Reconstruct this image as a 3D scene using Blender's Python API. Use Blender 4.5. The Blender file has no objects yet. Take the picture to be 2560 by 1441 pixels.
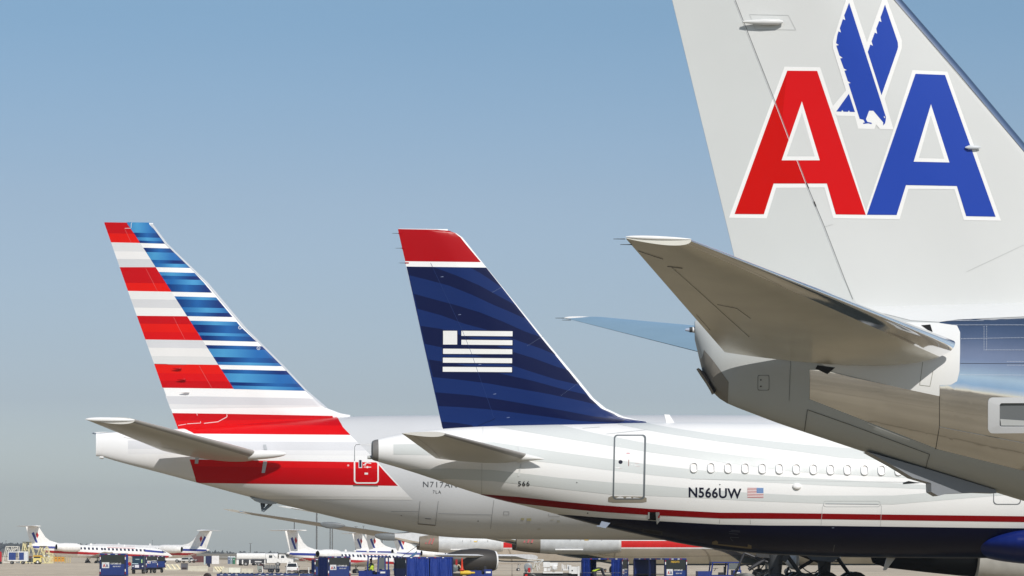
import bpy, bmesh, math, random
import numpy as np
from mathutils import Vector, Matrix
from mathutils.geometry import delaunay_2d_cdt
random.seed(7)
R = math.radians
SC = bpy.context.scene
COL = SC.collection
# ------------------------------------------------------------ camera
F, CX, CY, HZ, CH = 9500.0, 1280.0, 720.5, 1373.0, 2.5
TILT = math.atan((HZ - CY) / F)
cd = bpy.data.cameras.new("camera"); cam = bpy.data.objects.new("camera", cd); COL.objects.link(cam)
cam.location = (0, 0, CH); cam.rotation_euler = (math.pi / 2 + TILT, 0, 0)
cd.sensor_width = 36; cd.lens = F / 2560 * 36; cd.clip_start = .5; cd.clip_end = 60000
SC.camera = cam
# ------------------------------------------------------------ sky and sun
SUN_L = Vector((-.43, .963, -.865)).normalized()      # direction the sunlight travels
EL = math.asin(-SUN_L.z); AZ = math.atan2(-SUN_L.x, -SUN_L.y)
W = bpy.data.worlds.new("World"); SC.world = W; W.use_nodes = True
wn, wl = W.node_tree.nodes, W.node_tree.links
wn.clear()
sky = wn.new('ShaderNodeTexSky'); sky.sky_type = 'NISHITA'; sky.sun_disc = False
sky.sun_elevation = EL; sky.sun_rotation = AZ
sky.air_density = 1.0; sky.dust_density = 0.6; sky.ozone_density = 2.0; sky.altitude = 180
bg = wn.new('ShaderNodeBackground'); bg.inputs[1].default_value = .07
wo = wn.new('ShaderNodeOutputWorld')
tc = wn.new('ShaderNodeTexCoord'); sx = wn.new('ShaderNodeSeparateXYZ'); rp = wn.new('ShaderNodeValToRGB')
mx = wn.new('ShaderNodeMix'); mx.data_type = 'RGBA'; mx.blend_type = 'MULTIPLY'; mx.inputs[0].default_value = 1
wl.new(tc.outputs['Generated'], sx.inputs[0]); wl.new(sx.outputs[2], rp.inputs[0])
wl.new(sky.outputs[0], mx.inputs[6]); wl.new(rp.outputs[0], mx.inputs[7])
nzs = wn.new('ShaderNodeTexNoise'); nzs.inputs['Scale'].default_value = 3.2; nzs.inputs['Detail'].default_value = 4
mps = wn.new('ShaderNodeMapping'); mps.inputs['Scale'].default_value = (1, 1, 5); wl.new(tc.outputs['Generated'], mps.inputs[0]); wl.new(mps.outputs[0], nzs.inputs['Vector'])
mrs = wn.new('ShaderNodeMapRange'); mrs.inputs[3].default_value = .95; mrs.inputs[4].default_value = 1.05; wl.new(nzs.outputs[0], mrs.inputs[0])
mx2 = wn.new('ShaderNodeMix'); mx2.data_type = 'RGBA'; mx2.blend_type = 'MULTIPLY'; mx2.inputs[0].default_value = 1
wl.new(mx.outputs[2], mx2.inputs[6]); wl.new(mrs.outputs[0], mx2.inputs[7])
wl.new(mx2.outputs[2], bg.inputs[0]); wl.new(bg.outputs[0], wo.inputs[0])
e = rp.color_ramp.elements
SKYRAMP = [(0.0, (1.381, 1.506, 1.794)), (0.0077, (1.381, 1.506, 1.794)), (0.0393, (0.992, 1.04, 1.328)), (0.0919, (1.012, 1.02, 1.178)), (0.1393, (0.892, 1.023, 1.153)), (0.3, (1.9, 1.8, 1.45)), (0.6, (1.15, 1.15, 1.15))]
e[0].position = SKYRAMP[0][0]; e[0].color = (*SKYRAMP[0][1], 1)
e[1].position = SKYRAMP[-1][0]; e[1].color = (*SKYRAMP[-1][1], 1)
for p, c in SKYRAMP[1:-1]:
    q = e.new(p); q.color = (*c, 1)
sd = bpy.data.lights.new("sun", 'SUN'); sd.energy = 3.75; sd.angle = R(.53); sd.color = (1, .955, .89)
sun = bpy.data.objects.new("sun", sd); COL.objects.link(sun)
sun.rotation_euler = SUN_L.to_track_quat('-Z', 'Y').to_euler()
SC.view_settings.view_transform = 'Standard'; SC.view_settings.look = 'None'
SC.view_settings.gamma = 1; SC.view_settings.exposure = 0.0
SC.cycles.max_bounces = 6; SC.cycles.caustics_reflective = False; SC.cycles.caustics_refractive = False
# ------------------------------------------------------------ pixel geometry
CAM = Vector((0, 0, CH)); ct, st = math.cos(TILT), math.sin(TILT)
def ray(u, v):
    a, b = (u - CX) / F, (CY - v) / F
    return Vector((a, ct - b * st, st + b * ct))
def at(u, v, Y):
    d = ray(u, v); return CAM + d * (Y / d.y)
class Fr:                     # local frame of a thing: x forward, -y towards the camera side, z up
    def __init__(s, O, yaw, pitch=0, roll=0):
        s.M = Matrix.Translation(O) @ Matrix.Rotation(R(yaw), 4, 'Z') @ Matrix.Rotation(R(-pitch), 4, 'Y') @ Matrix.Rotation(R(roll), 4, 'X')
        s.Mi = s.M.inverted(); s.c = s.Mi @ CAM; s.r = s.Mi.to_3x3()
    def bp(s, u, v, y=0):
        d = s.r @ ray(u, v); return s.c + d * ((y - s.c.y) / d.y)
# ------------------------------------------------------------ colour and materials
def s2l(c): return tuple(((x / 255) / 12.92 if x / 255 <= .04045 else ((x / 255 + .055) / 1.055) ** 2.4) for x in c)
def A(*c, k=.9):             # paint albedo from the sunlit sRGB colour
    k = .8 if k == 1 else k
    return tuple(min(.86, x * k) for x in s2l(c))
MATS = {}
def mat(name, col=(.5, .5, .5), rough=.5, metal=0, coat=0, spec=.5, noise=0, nscale=1.0, attr=False, emit=None, bump=0, alpha=1, trans=0):
    if name in MATS: return MATS[name]
    m = bpy.data.materials.new(name); m.use_nodes = True
    n, l = m.node_tree.nodes, m.node_tree.links
    b = n['Principled BSDF']
    b.inputs['Roughness'].default_value = rough; b.inputs['Metallic'].default_value = metal
    b.inputs['Coat Weight'].default_value = coat; b.inputs['Coat Roughness'].default_value = .08
    b.inputs['Specular IOR Level'].default_value = spec
    b.inputs['Transmission Weight'].default_value = trans
    src = None
    if attr:
        at_ = n.new('ShaderNodeAttribute'); at_.attribute_name = 'paint'; src = at_.outputs['Color']
    else:
        rg = n.new('ShaderNodeRGB'); rg.outputs[0].default_value = (*col, 1); src = rg.outputs[0]
    t = n.new('ShaderNodeTexCoord'); nz = n.new('ShaderNodeTexNoise'); nz.inputs['Scale'].default_value = nscale
    nz.inputs['Detail'].default_value = 5
    l.new(t.outputs['Object'], nz.inputs['Vector'])
    mr = n.new('ShaderNodeMapRange'); mr.inputs['From Min'].default_value = .3; mr.inputs['From Max'].default_value = .7
    mr.inputs['To Min'].default_value = 1 - noise; mr.inputs['To Max'].default_value = 1 + noise * .3
    l.new(nz.outputs[0], mr.inputs[0])
    mm = n.new('ShaderNodeMix'); mm.data_type = 'RGBA'; mm.blend_type = 'MULTIPLY'; mm.inputs[0].default_value = 1
    l.new(src, mm.inputs[6]); l.new(mr.outputs[0], mm.inputs[7]); l.new(mm.outputs[2], b.inputs['Base Color'])
    if bump:
        bp_ = n.new('ShaderNodeBump'); bp_.inputs['Strength'].default_value = bump; bp_.inputs['Distance'].default_value = .02
        l.new(nz.outputs[0], bp_.inputs['Height']); l.new(bp_.outputs[0], b.inputs['Normal'])
    if emit: b.inputs['Emission Color'].default_value = (*emit[0], 1); b.inputs['Emission Strength'].default_value = emit[1]
    MATS[name] = m; return m
PAINT = mat('livery_paint', rough=.3, attr=True, noise=.05, nscale=.35, coat=.0, spec=.16)
METAL = mat('polished_metal', col=(.90, .90, .91), rough=.07, metal=1, noise=.12, nscale=.9, bump=.16)
SATIN = mat('satin_metal', rough=.24, metal=.3, attr=True, noise=.08, nscale=1.2, bump=.08)
DARK = mat('dark_rubber', col=(.015, .015, .017), rough=.7)
STEEL = mat('gear_steel', col=(.16, .17, .18), rough=.5, metal=.3, noise=.2, nscale=3)
GPAINT = mat('object_paint', rough=.45, attr=True, noise=.12, nscale=2.5)
# ------------------------------------------------------------ mesh accumulator
class Acc:
    def __init__(s): s.v = []; s.f = []; s.c = []; s.m = []; s.sm = []
    def add(s, vs, fs, col=(.5, .5, .5), m=0, smooth=True):
        o = len(s.v); vs = [Vector(p) for p in vs]
        s.v += vs; s.f += [tuple(i + o for i in f) for f in fs]
        s.c += [col(p) if callable(col) else col for p in vs]
        s.m += [m] * len(fs); s.sm += [smooth] * len(fs)
        return s
    def box(s, x0, x1, y0, y1, z0, z1, col=(.5, .5, .5), m=0, M=None):
        vs = [Vector((x, y, z)) for x in (x0, x1) for y in (y0, y1) for z in (z0, z1)]
        if M: vs = [M @ p for p in vs]
        return s.add(vs, [(0, 1, 3, 2), (4, 6, 7, 5), (0, 4, 5, 1), (2, 3, 7, 6), (0, 2, 6, 4), (1, 5, 7, 3)], col, m, False)
    def rings(s, rings, col=(.5, .5, .5), m=0, cap=True, smooth=True, closed=True):
        n = len(rings[0]); vs = [p for r in rings for p in r]; fs = []
        for i in range(len(rings) - 1):
            for j in range(n if closed else n - 1):
                k = (j + 1) % n; fs.append((i * n + j, i * n + k, (i + 1) * n + k, (i + 1) * n + j))
        s.add(vs, fs, col, m, smooth)
        if cap:
            s.add(rings[0], [tuple(range(n))[::-1]], col, m, False); s.add(rings[-1], [tuple(range(n))], col, m, False)
        return s
    def tube(s, p, q, r, r2=None, col=(.5, .5, .5), m=0, n=10):
        p, q = Vector(p), Vector(q); r2 = r if r2 is None else r2
        d = (q - p).normalized(); a = d.orthogonal().normalized(); b = d.cross(a)
        rg = lambda c, rr: [c + (a * math.cos(t) + b * math.sin(t)) * rr for t in [2 * math.pi * i / n for i in range(n)]]
        return s.rings([rg(p, r), rg(q, r2)], col, m)
    def lathe(s, prof, axis='x', c=(0, 0, 0), col=(.5, .5, .5), m=0, n=24, cap=False, sy=1):
        c = Vector(c); rs = []
        for (h, r) in prof:
            ring = []
            for i in range(n):
                t = 2 * math.pi * i / n; a, b = r * math.cos(t), r * math.sin(t)
                ring.append(c + (Vector((h, a * sy, b)) if axis == 'x' else Vector((a, h, b)) if axis == 'y' else Vector((a, b, h))))
            rs.append(ring)
        return s.rings(rs, col, m, cap)
    def wheel(s, c, r, w, col=(.02, .02, .02), hub=(.6, .6, .6), m=0):
        s.lathe([(-w / 2, r * .8), (-w / 2.6, r), (w / 2.6, r), (w / 2, r * .8)], 'y', c, col, m, 16, True)
        s.lathe([(-w / 2 - .02, r * .5), (w / 2 + .02, r * .5)], 'y', c, hub, m, 12, True)
        return s
    def build(s, name, parent=None, mats=None, label=None, angle=38, M=None):
        me = bpy.data.meshes.new(name); me.from_pydata(s.v, [], s.f); me.update()
        ca = me.color_attributes.new('paint', 'FLOAT_COLOR', 'POINT')
        ca.data.foreach_set('color', np.array([(*c[:3], 1) for c in s.c], dtype=np.float32).ravel())
        for mm in (mats or [GPAINT]): me.materials.append(mm)
        me.polygons.foreach_set('material_index', s.m); me.polygons.foreach_set('use_smooth', s.sm)
        bm = bmesh.new(); bm.from_mesh(me); bmesh.ops.recalc_face_normals(bm, faces=bm.faces); bm.to_mesh(me); bm.free()
        me.set_sharp_from_angle(angle=R(angle))
        o = bpy.data.objects.new(name, me); COL.objects.link(o)
        if parent: o.parent = parent
        if label: o['label'] = label
        if M is not None: o.matrix_world = M
        return o
def thing(name, label, cat, M, group=None, kind=None):
    o = bpy.data.objects.new(name, None); COL.objects.link(o); o.matrix_world = M; o.empty_display_size = .5
    tag(o, label, cat, group, kind); return o
def tag(o, label=None, cat=None, group=None, kind=None):
    if label: o['label'] = label
    if cat: o['category'] = cat
    if group: o['group'] = group
    if kind: o['kind'] = kind
    return o
def copy_thing(o, M, label=None, parent=None):
    c = o.copy(); COL.objects.link(c)
    if parent is None:
        c.matrix_world = M
        if label: c['label'] = label
    else:
        c.parent = parent; c.matrix_parent_inverse = o.matrix_parent_inverse
    for ch in KIDS.get(o.name, [x for x in bpy.data.objects if x.parent == o]): copy_thing(ch, None, None, c)
    return c
KIDS = {}
# ------------------------------------------------------------ flat polygons, cut into a grid
def tri(p, d=True, step=14):
    """outline in photo pixels -> vertices and triangles"""
    if not d: return [tuple(q) for q in p], [tuple(range(len(p)))]
    q = dens(p, step)
    r = delaunay_2d_cdt([Vector(x) for x in q], [], [list(range(len(q)))], 1, 1e-5)
    return [tuple(x) for x in r[0]], [tuple(f) for f in r[2]]
def cut(polys, gx, gy):
    """polys: list of (vertices, faces) already mapped to surface parameters"""
    bm = bmesh.new()
    for P, fs_ in polys:
        vs = [bm.verts.new((a, b, 0)) for a, b in P]
        for f in fs_:
            try: bm.faces.new([vs[i] for i in f])
            except ValueError: pass
    bmesh.ops.triangulate(bm, faces=[f for f in bm.faces if len(f.verts) > 4], ngon_method='EAR_CLIP')
    xs = [v.co.x for v in bm.verts]; ys = [v.co.y for v in bm.verts]
    if not xs: return [], []
    for g, ax, lo, hi in ((gx, 0, min(xs), max(xs)), (gy, 1, min(ys), max(ys))):
        for t in g:
            if lo + 1e-4 < t < hi - 1e-4:
                co = (t, 0, 0) if ax == 0 else (0, t, 0); no = (1, 0, 0) if ax == 0 else (0, 1, 0)
                bmesh.ops.bisect_plane(bm, geom=bm.verts[:] + bm.edges[:] + bm.faces[:], plane_co=co, plane_no=no)
    bm.verts.index_update()
    r = ([tuple(v.co[:2]) for v in bm.verts], [tuple(v.index for v in f.verts) for f in bm.faces]); bm.free(); return r
def dens(poly, step=14):
    o = []
    for i, (a, b) in enumerate(poly):
        c, d = poly[(i + 1) % len(poly)]; k = max(1, int(math.hypot(c - a, d - b) / step))
        o += [(a + (c - a) * j / k, b + (d - b) * j / k) for j in range(k)]
    return o
def rrect(x0, y0, x1, y1, r, n=5, sk=0):
    o = []
    for cx, cy, a0 in ((x1 - r, y1 - r, 0), (x0 + r, y1 - r, 90), (x0 + r, y0 + r, 180), (x1 - r, y0 + r, 270)):
        for i in range(n + 1):
            a = R(a0 + 90 * i / n); y = cy + r * math.sin(a)
            o.append((cx + r * math.cos(a) + sk * (y1 - y), y))
    return o
def ring(a, b):
    n = len(a); return [[a[i], a[(i + 1) % n], b[(i + 1) % n], b[i]] for i in range(n)]
def strip(pts, w):
    o = []
    for (a, b), (c, d) in zip(pts, pts[1:]):
        L = math.hypot(c - a, d - b) or 1; nx, ny = -(d - b) / L * w / 2, (c - a) / L * w / 2
        o.append([(a + nx, b + ny), (c + nx, d + ny), (c - nx, d - ny), (a - nx, b - ny)])
    return o
def text_polys(txt, u, v, h, sx=1, bold=0.0, slope=0, space=1.0):
    cu = bpy.data.curves.new('t', 'FONT'); cu.body = txt; cu.size = 1; cu.offset = bold; cu.resolution_u = 4; cu.space_character = space
    o = bpy.data.objects.new('t', cu); COL.objects.link(o)
    dg = bpy.context.evaluated_depsgraph_get(); me = o.evaluated_get(dg).to_mesh()
    P = [tuple(x.co[:2]) for x in me.vertices]; k = h / .72
    r = [[(u + P[i][0] * k * sx, v - P[i][1] * k + slope * P[i][0] * k) for i in f.vertices] for f in me.polygons]
    o.evaluated_get(dg).to_mesh_clear(); bpy.data.objects.remove(o); bpy.data.curves.remove(cu); return r
def gsmooth(z, s):
    if s <= 0: return z
    n = int(3 * s) + 1; k = np.exp(-.5 * (np.arange(-n, n + 1) / s) ** 2); k /= k.sum()
    l = z[0] + (z[0] - z[1]) * np.arange(n, 0, -1); r = z[-1] + (z[-1] - z[-2]) * np.arange(1, n + 1)
    return np.convolve(np.concatenate([l, z, r]), k, 'valid')
class Body:                   # fuselage loft from its side silhouette
    def __init__(s, fr, top, bot, ext, ry, dx=.4, sm=.8):
        s.fr = fr
        T = [fr.bp(u, v) for u, v in top]; B = [fr.bp(u, v) for u, v in bot]
        xt = [p.x for p in T]; zt = [p.z for p in T]; xb = [p.x for p in B]; zb = [p.z for p in B]
        if len(ext):
            xt += [q[0] for q in ext]; zt += [q[1] for q in ext]; xb += [q[0] for q in ext]; zb += [q[2] for q in ext]
        x0, x1 = max(min(xt), min(xb)), min(max(xt), max(xb))
        n = int((x1 - x0) / dx) + 1; s.x = np.linspace(x0, x1, n); h = (x1 - x0) / (n - 1)
        s.zt = gsmooth(np.interp(s.x, xt, zt), sm / h); s.zb = gsmooth(np.interp(s.x, xb, zb), sm / h)
        s.zt = np.maximum(s.zt, s.zb + .02)
        s.rz = (s.zt - s.zb) / 2; s.zc = (s.zt + s.zb) / 2
        s.ry = s.rz * np.interp(s.x, [q[0] for q in ry], [q[1] for q in ry])
        s.acc = Acc(); s.ga = [R(a) for a in np.arange(-90, 90.1, 4)]
    def par(s, x): return np.interp(x, s.x, s.zc), np.interp(x, s.x, s.rz), np.interp(x, s.x, s.ry)
    def pt(s, x, a, off=0):
        zc, rz, ry = s.par(x); return Vector((x, -(ry + off) * math.cos(a), zc + (rz + off) * math.sin(a)))
    def mp(s, u, v):
        y = 0
        for _ in range(5):
            P = s.fr.bp(u, v, y); zc, rz, ry = s.par(P.x); sa = max(-1, min(1, (P.z - zc) / rz)); a = math.asin(sa); y = -ry * math.cos(a)
        return P.x, a
    def base(s, col, m=0, n=96, cap=True):
        rs = [[s.pt(x, math.pi / 2 + 2 * math.pi * j / n) for j in range(n)] for x in s.x]
        s.acc.rings(rs, col, m, cap); return s
    def decal(s, polys, col, off=.012, m=0, mirror=False, d=True, step=14):
        P = []
        for p in polys:
            q, f = tri(p, d, step); P.append(([s.mp(u, v) for u, v in q], f))
        vs, fs = cut(P, s.x, s.ga); off *= .4
        s.acc.add([s.pt(x, a, off) for x, a in vs], fs, col, m)
        if mirror: s.acc.add([Vector((1, -1, 1)) * s.pt(x, a, off) for x, a in vs], fs, col, m)
        return s
class Fin:
    def __init__(s, fr, te, le, t0, t1, ztop=None, down=.6, K=5):
        s.fr = fr; T = sorted([(fr.bp(u, v).z, fr.bp(u, v).x) for u, v in te]); L = sorted([(fr.bp(u, v).z, fr.bp(u, v).x) for u, v in le])
        s.tz, s.tx = zip(*T); s.lz, s.lx = zip(*L)
        s.z0 = min(s.tz[0], s.lz[0]) - down; s.z1 = max(s.tz[-1], s.lz[-1]); s.t0, s.t1 = t0, t1
        s.cs = [(1 - math.cos(math.pi * i / 40)) / 2 for i in range(41)]
        s.acc = Acc(); s.Z = sorted(set(list(np.arange(s.z0, s.z1, .35)) + [z for z in s.lz if z < s.z1 - .02] + [z for z in s.tz if s.z0 < z < s.z1 - .02] + [s.z1 - .02]))
    def ch(s, z): return np.interp(z, s.tz, s.tx), np.interp(z, s.lz, s.lx)
    def sh(s, c):
        c = max(0, min(1, c))
        if c < .05: return .72 * math.sqrt(max(0, 1 - (1 - c / .05) ** 2))
        if c < .35: t = (c - .05) / .3; return .72 + .28 * (2 * t - t * t)
        return 1 - .94 * ((c - .35) / .65) ** 1.15
    def y(s, x, z):
        a, b = s.ch(z); c = (b - x) / max(.01, b - a); k = (z - s.z0) / (s.z1 - s.z0)
        return (s.t0 + (s.t1 - s.t0) * k) * s.sh(c) * min(1, (b - a) / 2) + .006
    def mp(s, u, v):
        y = 0
        for _ in range(3): P = s.fr.bp(u, v, -y); y = s.y(P.x, min(P.z, s.z1))
        return P.x, P.z
    def base(s, col, m=0, lem=None):
        n = 40; cs = s.cs
        rs = []
        def rg(z, k=1, dz=0):
            a, b = s.ch(z); X = [b - c * (b - a) for c in cs]
            return [Vector((x, -s.y(x, z) * k, z + dz)) for x in X] + [Vector((x, s.y(x, z) * k, z + dz)) for x in X[::-1]]
        for z in s.Z: rs.append(rg(z))
        rs.append(rg(s.Z[-1], .7, .03)); rs.append(rg(s.Z[-1], .1, .05))
        s.acc.rings(rs, col, m, True); return s
    def decal(s, polys, col, off=.012, m=0, d=True, step=20):
        def cz(u, v):
            x, z = s.mp(u, v); a, b = s.ch(z); return max(.0005, (b - x) / max(.01, b - a)) * 6, z
        P = []
        for p in polys:
            q, f = tri(p, d, step); P.append(([cz(u, v) for u, v in q], f))
        vs, fs = cut(P, [c * 6 for c in s.cs], s.Z); off *= .4
        o = []
        for c, z in vs:
            a, b = s.ch(z); x = b - c / 6 * (b - a); o.append(Vector((x + off * .5, -s.y(x, z) - off, z)))
        s.acc.add(o, fs, col, m); return s
class Wing:                   # swept surface from root and tip corner points (local coordinates)
    def __init__(s, rl, rt, tl, tt, tu=.05, tlw=.07, side=-1):
        s.rl, s.rt, s.tl, s.tt = [Vector(p) for p in (rl, rt, tl, tt)]; s.tu, s.tlw = tu, tlw
    def sh(s, c):
        c = max(0, min(1, c)); return (.2969 * math.sqrt(c) - .126 * c - .3516 * c * c + .2843 * c ** 3 - .1015 * c ** 4) * 10
    def pt(s, k, c, up, off=0):
        L = s.rl.lerp(s.tl, k); T = s.rt.lerp(s.tt, k); P = L.lerp(T, c); t = (L - T).length
        h = s.sh(c) * t * (s.tu if up else -s.tlw) + (off if up else -off)
        return P + Vector((0, 0, h))
    def build(s, name, parent, col, lecol, mats, lem=0, lef=.05, mirror=False, K=14, label=None, decals=(), acc=None):
        n = 36; cs = [(1 - math.cos(math.pi * i / n)) / 2 for i in range(n + 1)]
        S = Vector((1, -1 if mirror else 1, 1)); a = acc or Acc(); ks = [i / K for i in range(K + 1)]
        f = lambda P: S * P
        for up in (0, 1):
            jl = max(j for j in range(n + 1) if cs[j] <= lef)
            for (j0, j1, cc, mm) in ((0, jl, lecol, lem), (jl, n, col, 0)):
                if j1 <= j0: continue
                a.rings([[f(s.pt(k, cs[j], up)) for j in range(j0, j1 + 1)] for k in ks], cc, mm, False, closed=False)
        for k in (0, 1):
            a.add([f(s.pt(k, c, 1)) for c in cs] + [f(s.pt(k, c, 0)) for c in cs[::-1]], [tuple(range(2 * n + 2))], col, 0, False)
        for (poly, cc, up, mm) in decals:      # poly in (k, c)
            vs, fs = cut([(poly, [tuple(range(len(poly)))])], [i / 20 for i in range(21)], cs)
            a.add([f(s.pt(k, c, up, .006)) for k, c in vs], fs, cc, mm)
        bmw = a
        return a.build(name, parent, mats, label)
def mpwing(w, fr, u, v):      # pixel -> (k, c) on the wing's mean plane
    n = (w.rt - w.rl).cross(w.tl - w.rl).normalized(); d = fr.r @ ray(u, v); t = (w.rl - fr.c).dot(n) / d.dot(n); P = fr.c + d * t
    lo, hi = -.3, 1.3
    for _ in range(40):
        k = (lo + hi) / 2; L = w.rl.lerp(w.tl, k); T = w.rt.lerp(w.tt, k); dd = T - L
        c = (P - L).dot(dd) / dd.length_squared; Q = L + dd * c
        if (P.y - Q.y) * (w.tl.y - w.rl.y) > 0: lo = k
        else: hi = k
    return k, c
def Z(pts, ox, oy, s):        # zoomed-crop coordinates -> photo pixels
    return [(ox + x / s, oy + y / s) for x, y in pts]
# ============================================================ nearest airliner (right), letters on its fin
D1 = 64.0
f1 = Fr(Vector(((1740 - CX) / F * D1, D1, 0)), 1.9)
j1 = thing('airliner', 'nearest airliner at the right, huge pale fin lettered AA in red and blue, polished tail', 'airliner', f1.M, 'airliners parked nose right')
GREY = A(196, 200, 200); FINC = A(219, 221, 220); WHT = A(248, 248, 247); RED = A(214, 16, 20, k=.94); BLU = A(44, 78, 184, k=1)
b1 = Body(f1, [(1737, 803), (1760, 792), (1835, 778), (2000, 770), (2167, 768), (2560, 757)],
          [(1737, 850), (1748, 905), (1760, 960), (1785, 988), (1819, 1010.4), (1949, 1060), (2163, 1131), (2312, 1177), (2482, 1229), (2560, 1253)],
          [(7.6, 6.72, 2.75), (11, 6.95, 1.95), (14, 7.0, 1.75), (40, 7.0, 1.75), (44, 6.6, 2.0), (47, 5.2, 2.5), (48.6, 4, 3.2)],
          [(0, .55), (.6, .62), (1.5, .72), (3, .84), (6, .92), (12, .96), (49, .95)], dx=.14, sm=.09)
b1.base(GREY)
METALC = (.8, .8, .8)
# polished skin: everything ahead of the tail cone between grey belly and white tailplane fairing
b1.decal([[(2024, 925), (2060, 926), (2130, 944), (2349, 990), (2349, 800), (2150, 780), (2150, 640), (9000, 640), (9000, 1330), (2560, 1177), (2348, 1124), (2024, 998)]], METALC, .010, 1, mirror=False, step=40)
b1.decal([[(2024, 925), (2130, 944), (2349, 990), (2349, 600), (9000, 640), (9000, 1330), (2560, 1177), (2348, 1124), (2024, 998)]], METALC, .010, 1, mirror=True, step=60) if False else None
# pale grey top band under the fin
b1.decal([Z([(640, 60), (640, 190), (700, 195), (990, 268), (1175, 278), (1300, 262), (1730, 243), (3000, 215), (3000, -60), (640, -60)], 1900, 700, 2.62)], A(222, 224, 224), .018)
# white fairing round the tailplane root
fair = Z([(640, 262), (960, 280), (1175, 286), (1290, 302), (1310, 345), (1310, 470), (1306, 600), (1290, 665), (1250, 688), (1176, 690), (1175, 762), (930, 710), (470, 600), (330, 500), (330, 300)], 1900, 700, 2.62)
b1.decal([fair], A(232, 233, 232), .024)
LN = A(105, 108, 110); DK = (.02, .02, .02)
def lines1(pts, w=1.2, c=LN, o=.03): b1.decal(strip(pts, w), c, o)
lines1(Z([(1175, 690), (1175, 960), (1150, 1108)], 1900, 700, 2.62), 2, A(80, 75, 68), .02)
lines1(Z([(200, 530), (190, 790)], 1900, 700, 2.62), 1)
lines1(Z([(310, 848), (290, 985)], 1900, 700, 2.62), 1.6, A(90, 90, 86))
lines1(Z([(310, 848), (600, 950), (1110, 1140), (1080, 1240), (930, 1192)], 1900, 700, 2.62), 1.4, A(90, 90, 86))
lines1(Z([(705, 940), (980, 1048)], 1900, 700, 2.62), 2, A(235, 236, 235), .022)
lines1(Z([(1175, 962), (1729, 1068), (2600, 1190)], 1900, 700, 2.62), 1.2, A(170, 172, 172), .02)
lines1(Z([(1310, 548), (1729, 550), (2600, 556)], 1900, 700, 2.62), 1.2, A(70, 78, 92), .02)
for rr in (rrect(1894, 938, 1923, 976, 4), ): b1.decal(ring(rr, [(a + (1 if a < 1908 else -1), b + (1 if b < 957 else -1)) for a, b in rr]), LN, .02)
b1.decal([rrect(1900, 948, 1904, 952, 2), rrect(1900, 964, 1904, 968, 2)], A(90, 90, 90), .02)
# dark band of the unpainted aft cone and rivet rows
b1.decal([Z([(1160, 985), (1205, 1045), (1272, 1140), (1265, 1300), (1180, 1245), (1180, 1200), (1090, 1075), (1066, 1040), (1055, 960), (1095, 905)], 1380, 560, 2.882)], A(150, 146, 140), .012)
def rivets(pts, n, r=1.0, c=A(225, 230, 238)):
    L = [(pts[0][0] + (pts[1][0] - pts[0][0]) * i / (n - 1), pts[0][1] + (pts[1][1] - pts[0][1]) * i / (n - 1)) for i in range(n)]
    b1.decal([[(a - r * .6, b - r * .6), (a + r * .6, b - r * .6), (a + r * .6, b + r * .6), (a - r * .6, b + r * .6)] for a, b in L], c, .026, d=False)
for p, q, n in (((1230, 270), (1460, 270), 34), ((1270, 298), (2000, 298), 90), ((1320, 388), (2000, 376), 74), ((1467, 460), (1467, 298), 16), ((1484, 460), (1484, 298), 16), ((1467, 461), (2000, 461), 56), ((1620, 536), (2000, 540), 40), ((1620, 560), (2000, 562), 40), ((1310, 622), (2000, 626), 76)):
    rivets(Z([p, q], 1900, 700, 2.62), n)
rivets(Z([(330, 605), (322, 780)], 1900, 700, 2.62), 16, 1.0, A(120, 120, 118))
rivets(Z([(1160, 985), (1272, 1140)], 1380, 560, 2.882), 14, 1.0, A(110, 110, 110))
# vents and the black slots by the tailplane
b1.decal([Z([(1055, 302), (1115, 297), (1130, 345), (1095, 330)], 1900, 700, 2.62)], DK, .04)
b1.decal([Z([(375, 560), (492, 575), (440, 618), (362, 582)], 1900, 700, 2.62)], DK, .04)
b1.decal(strip(Z([(1065, 540), (1045, 690), (1112, 698), (1132, 600)], 1900, 700, 2.62), 1.4), A(150, 150, 140), .03)
b1.acc.build('fuselage', j1, [PAINT, METAL])
# outflow valve: raised plate with a recess
def fbox(body, name, outer, inner, h, colp, coli, parent, extra=None):
    a = Acc(); n = len(outer); P = lambda l, o: [body.pt(*body.mp(u, v), o) for u, v in l]
    a.rings([P(outer, .0), P(outer, h), P(inner, h), P(inner, .012)], colp, 0, False, smooth=False)
    a.add(P(inner, .014), [tuple(range(n))], coli, 0, False)
    if extra: extra(a)
    return a.build(name, parent, [PAINT])
fbox(b1, 'outflow_valve', rrect(2469, 994, 2600, 1081, 12), rrect(2498, 1008, 2590, 1066, 6), .05, A(214, 216, 218), A(120, 124, 126), j1,
     lambda a: a.add([b1.pt(*b1.mp(u, v), .03) for u, v in [(2500, 1047), (2590, 1053), (2590, 1064), (2502, 1063)]], [(0, 1, 2, 3)], A(205, 208, 208), 0, False))
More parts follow.
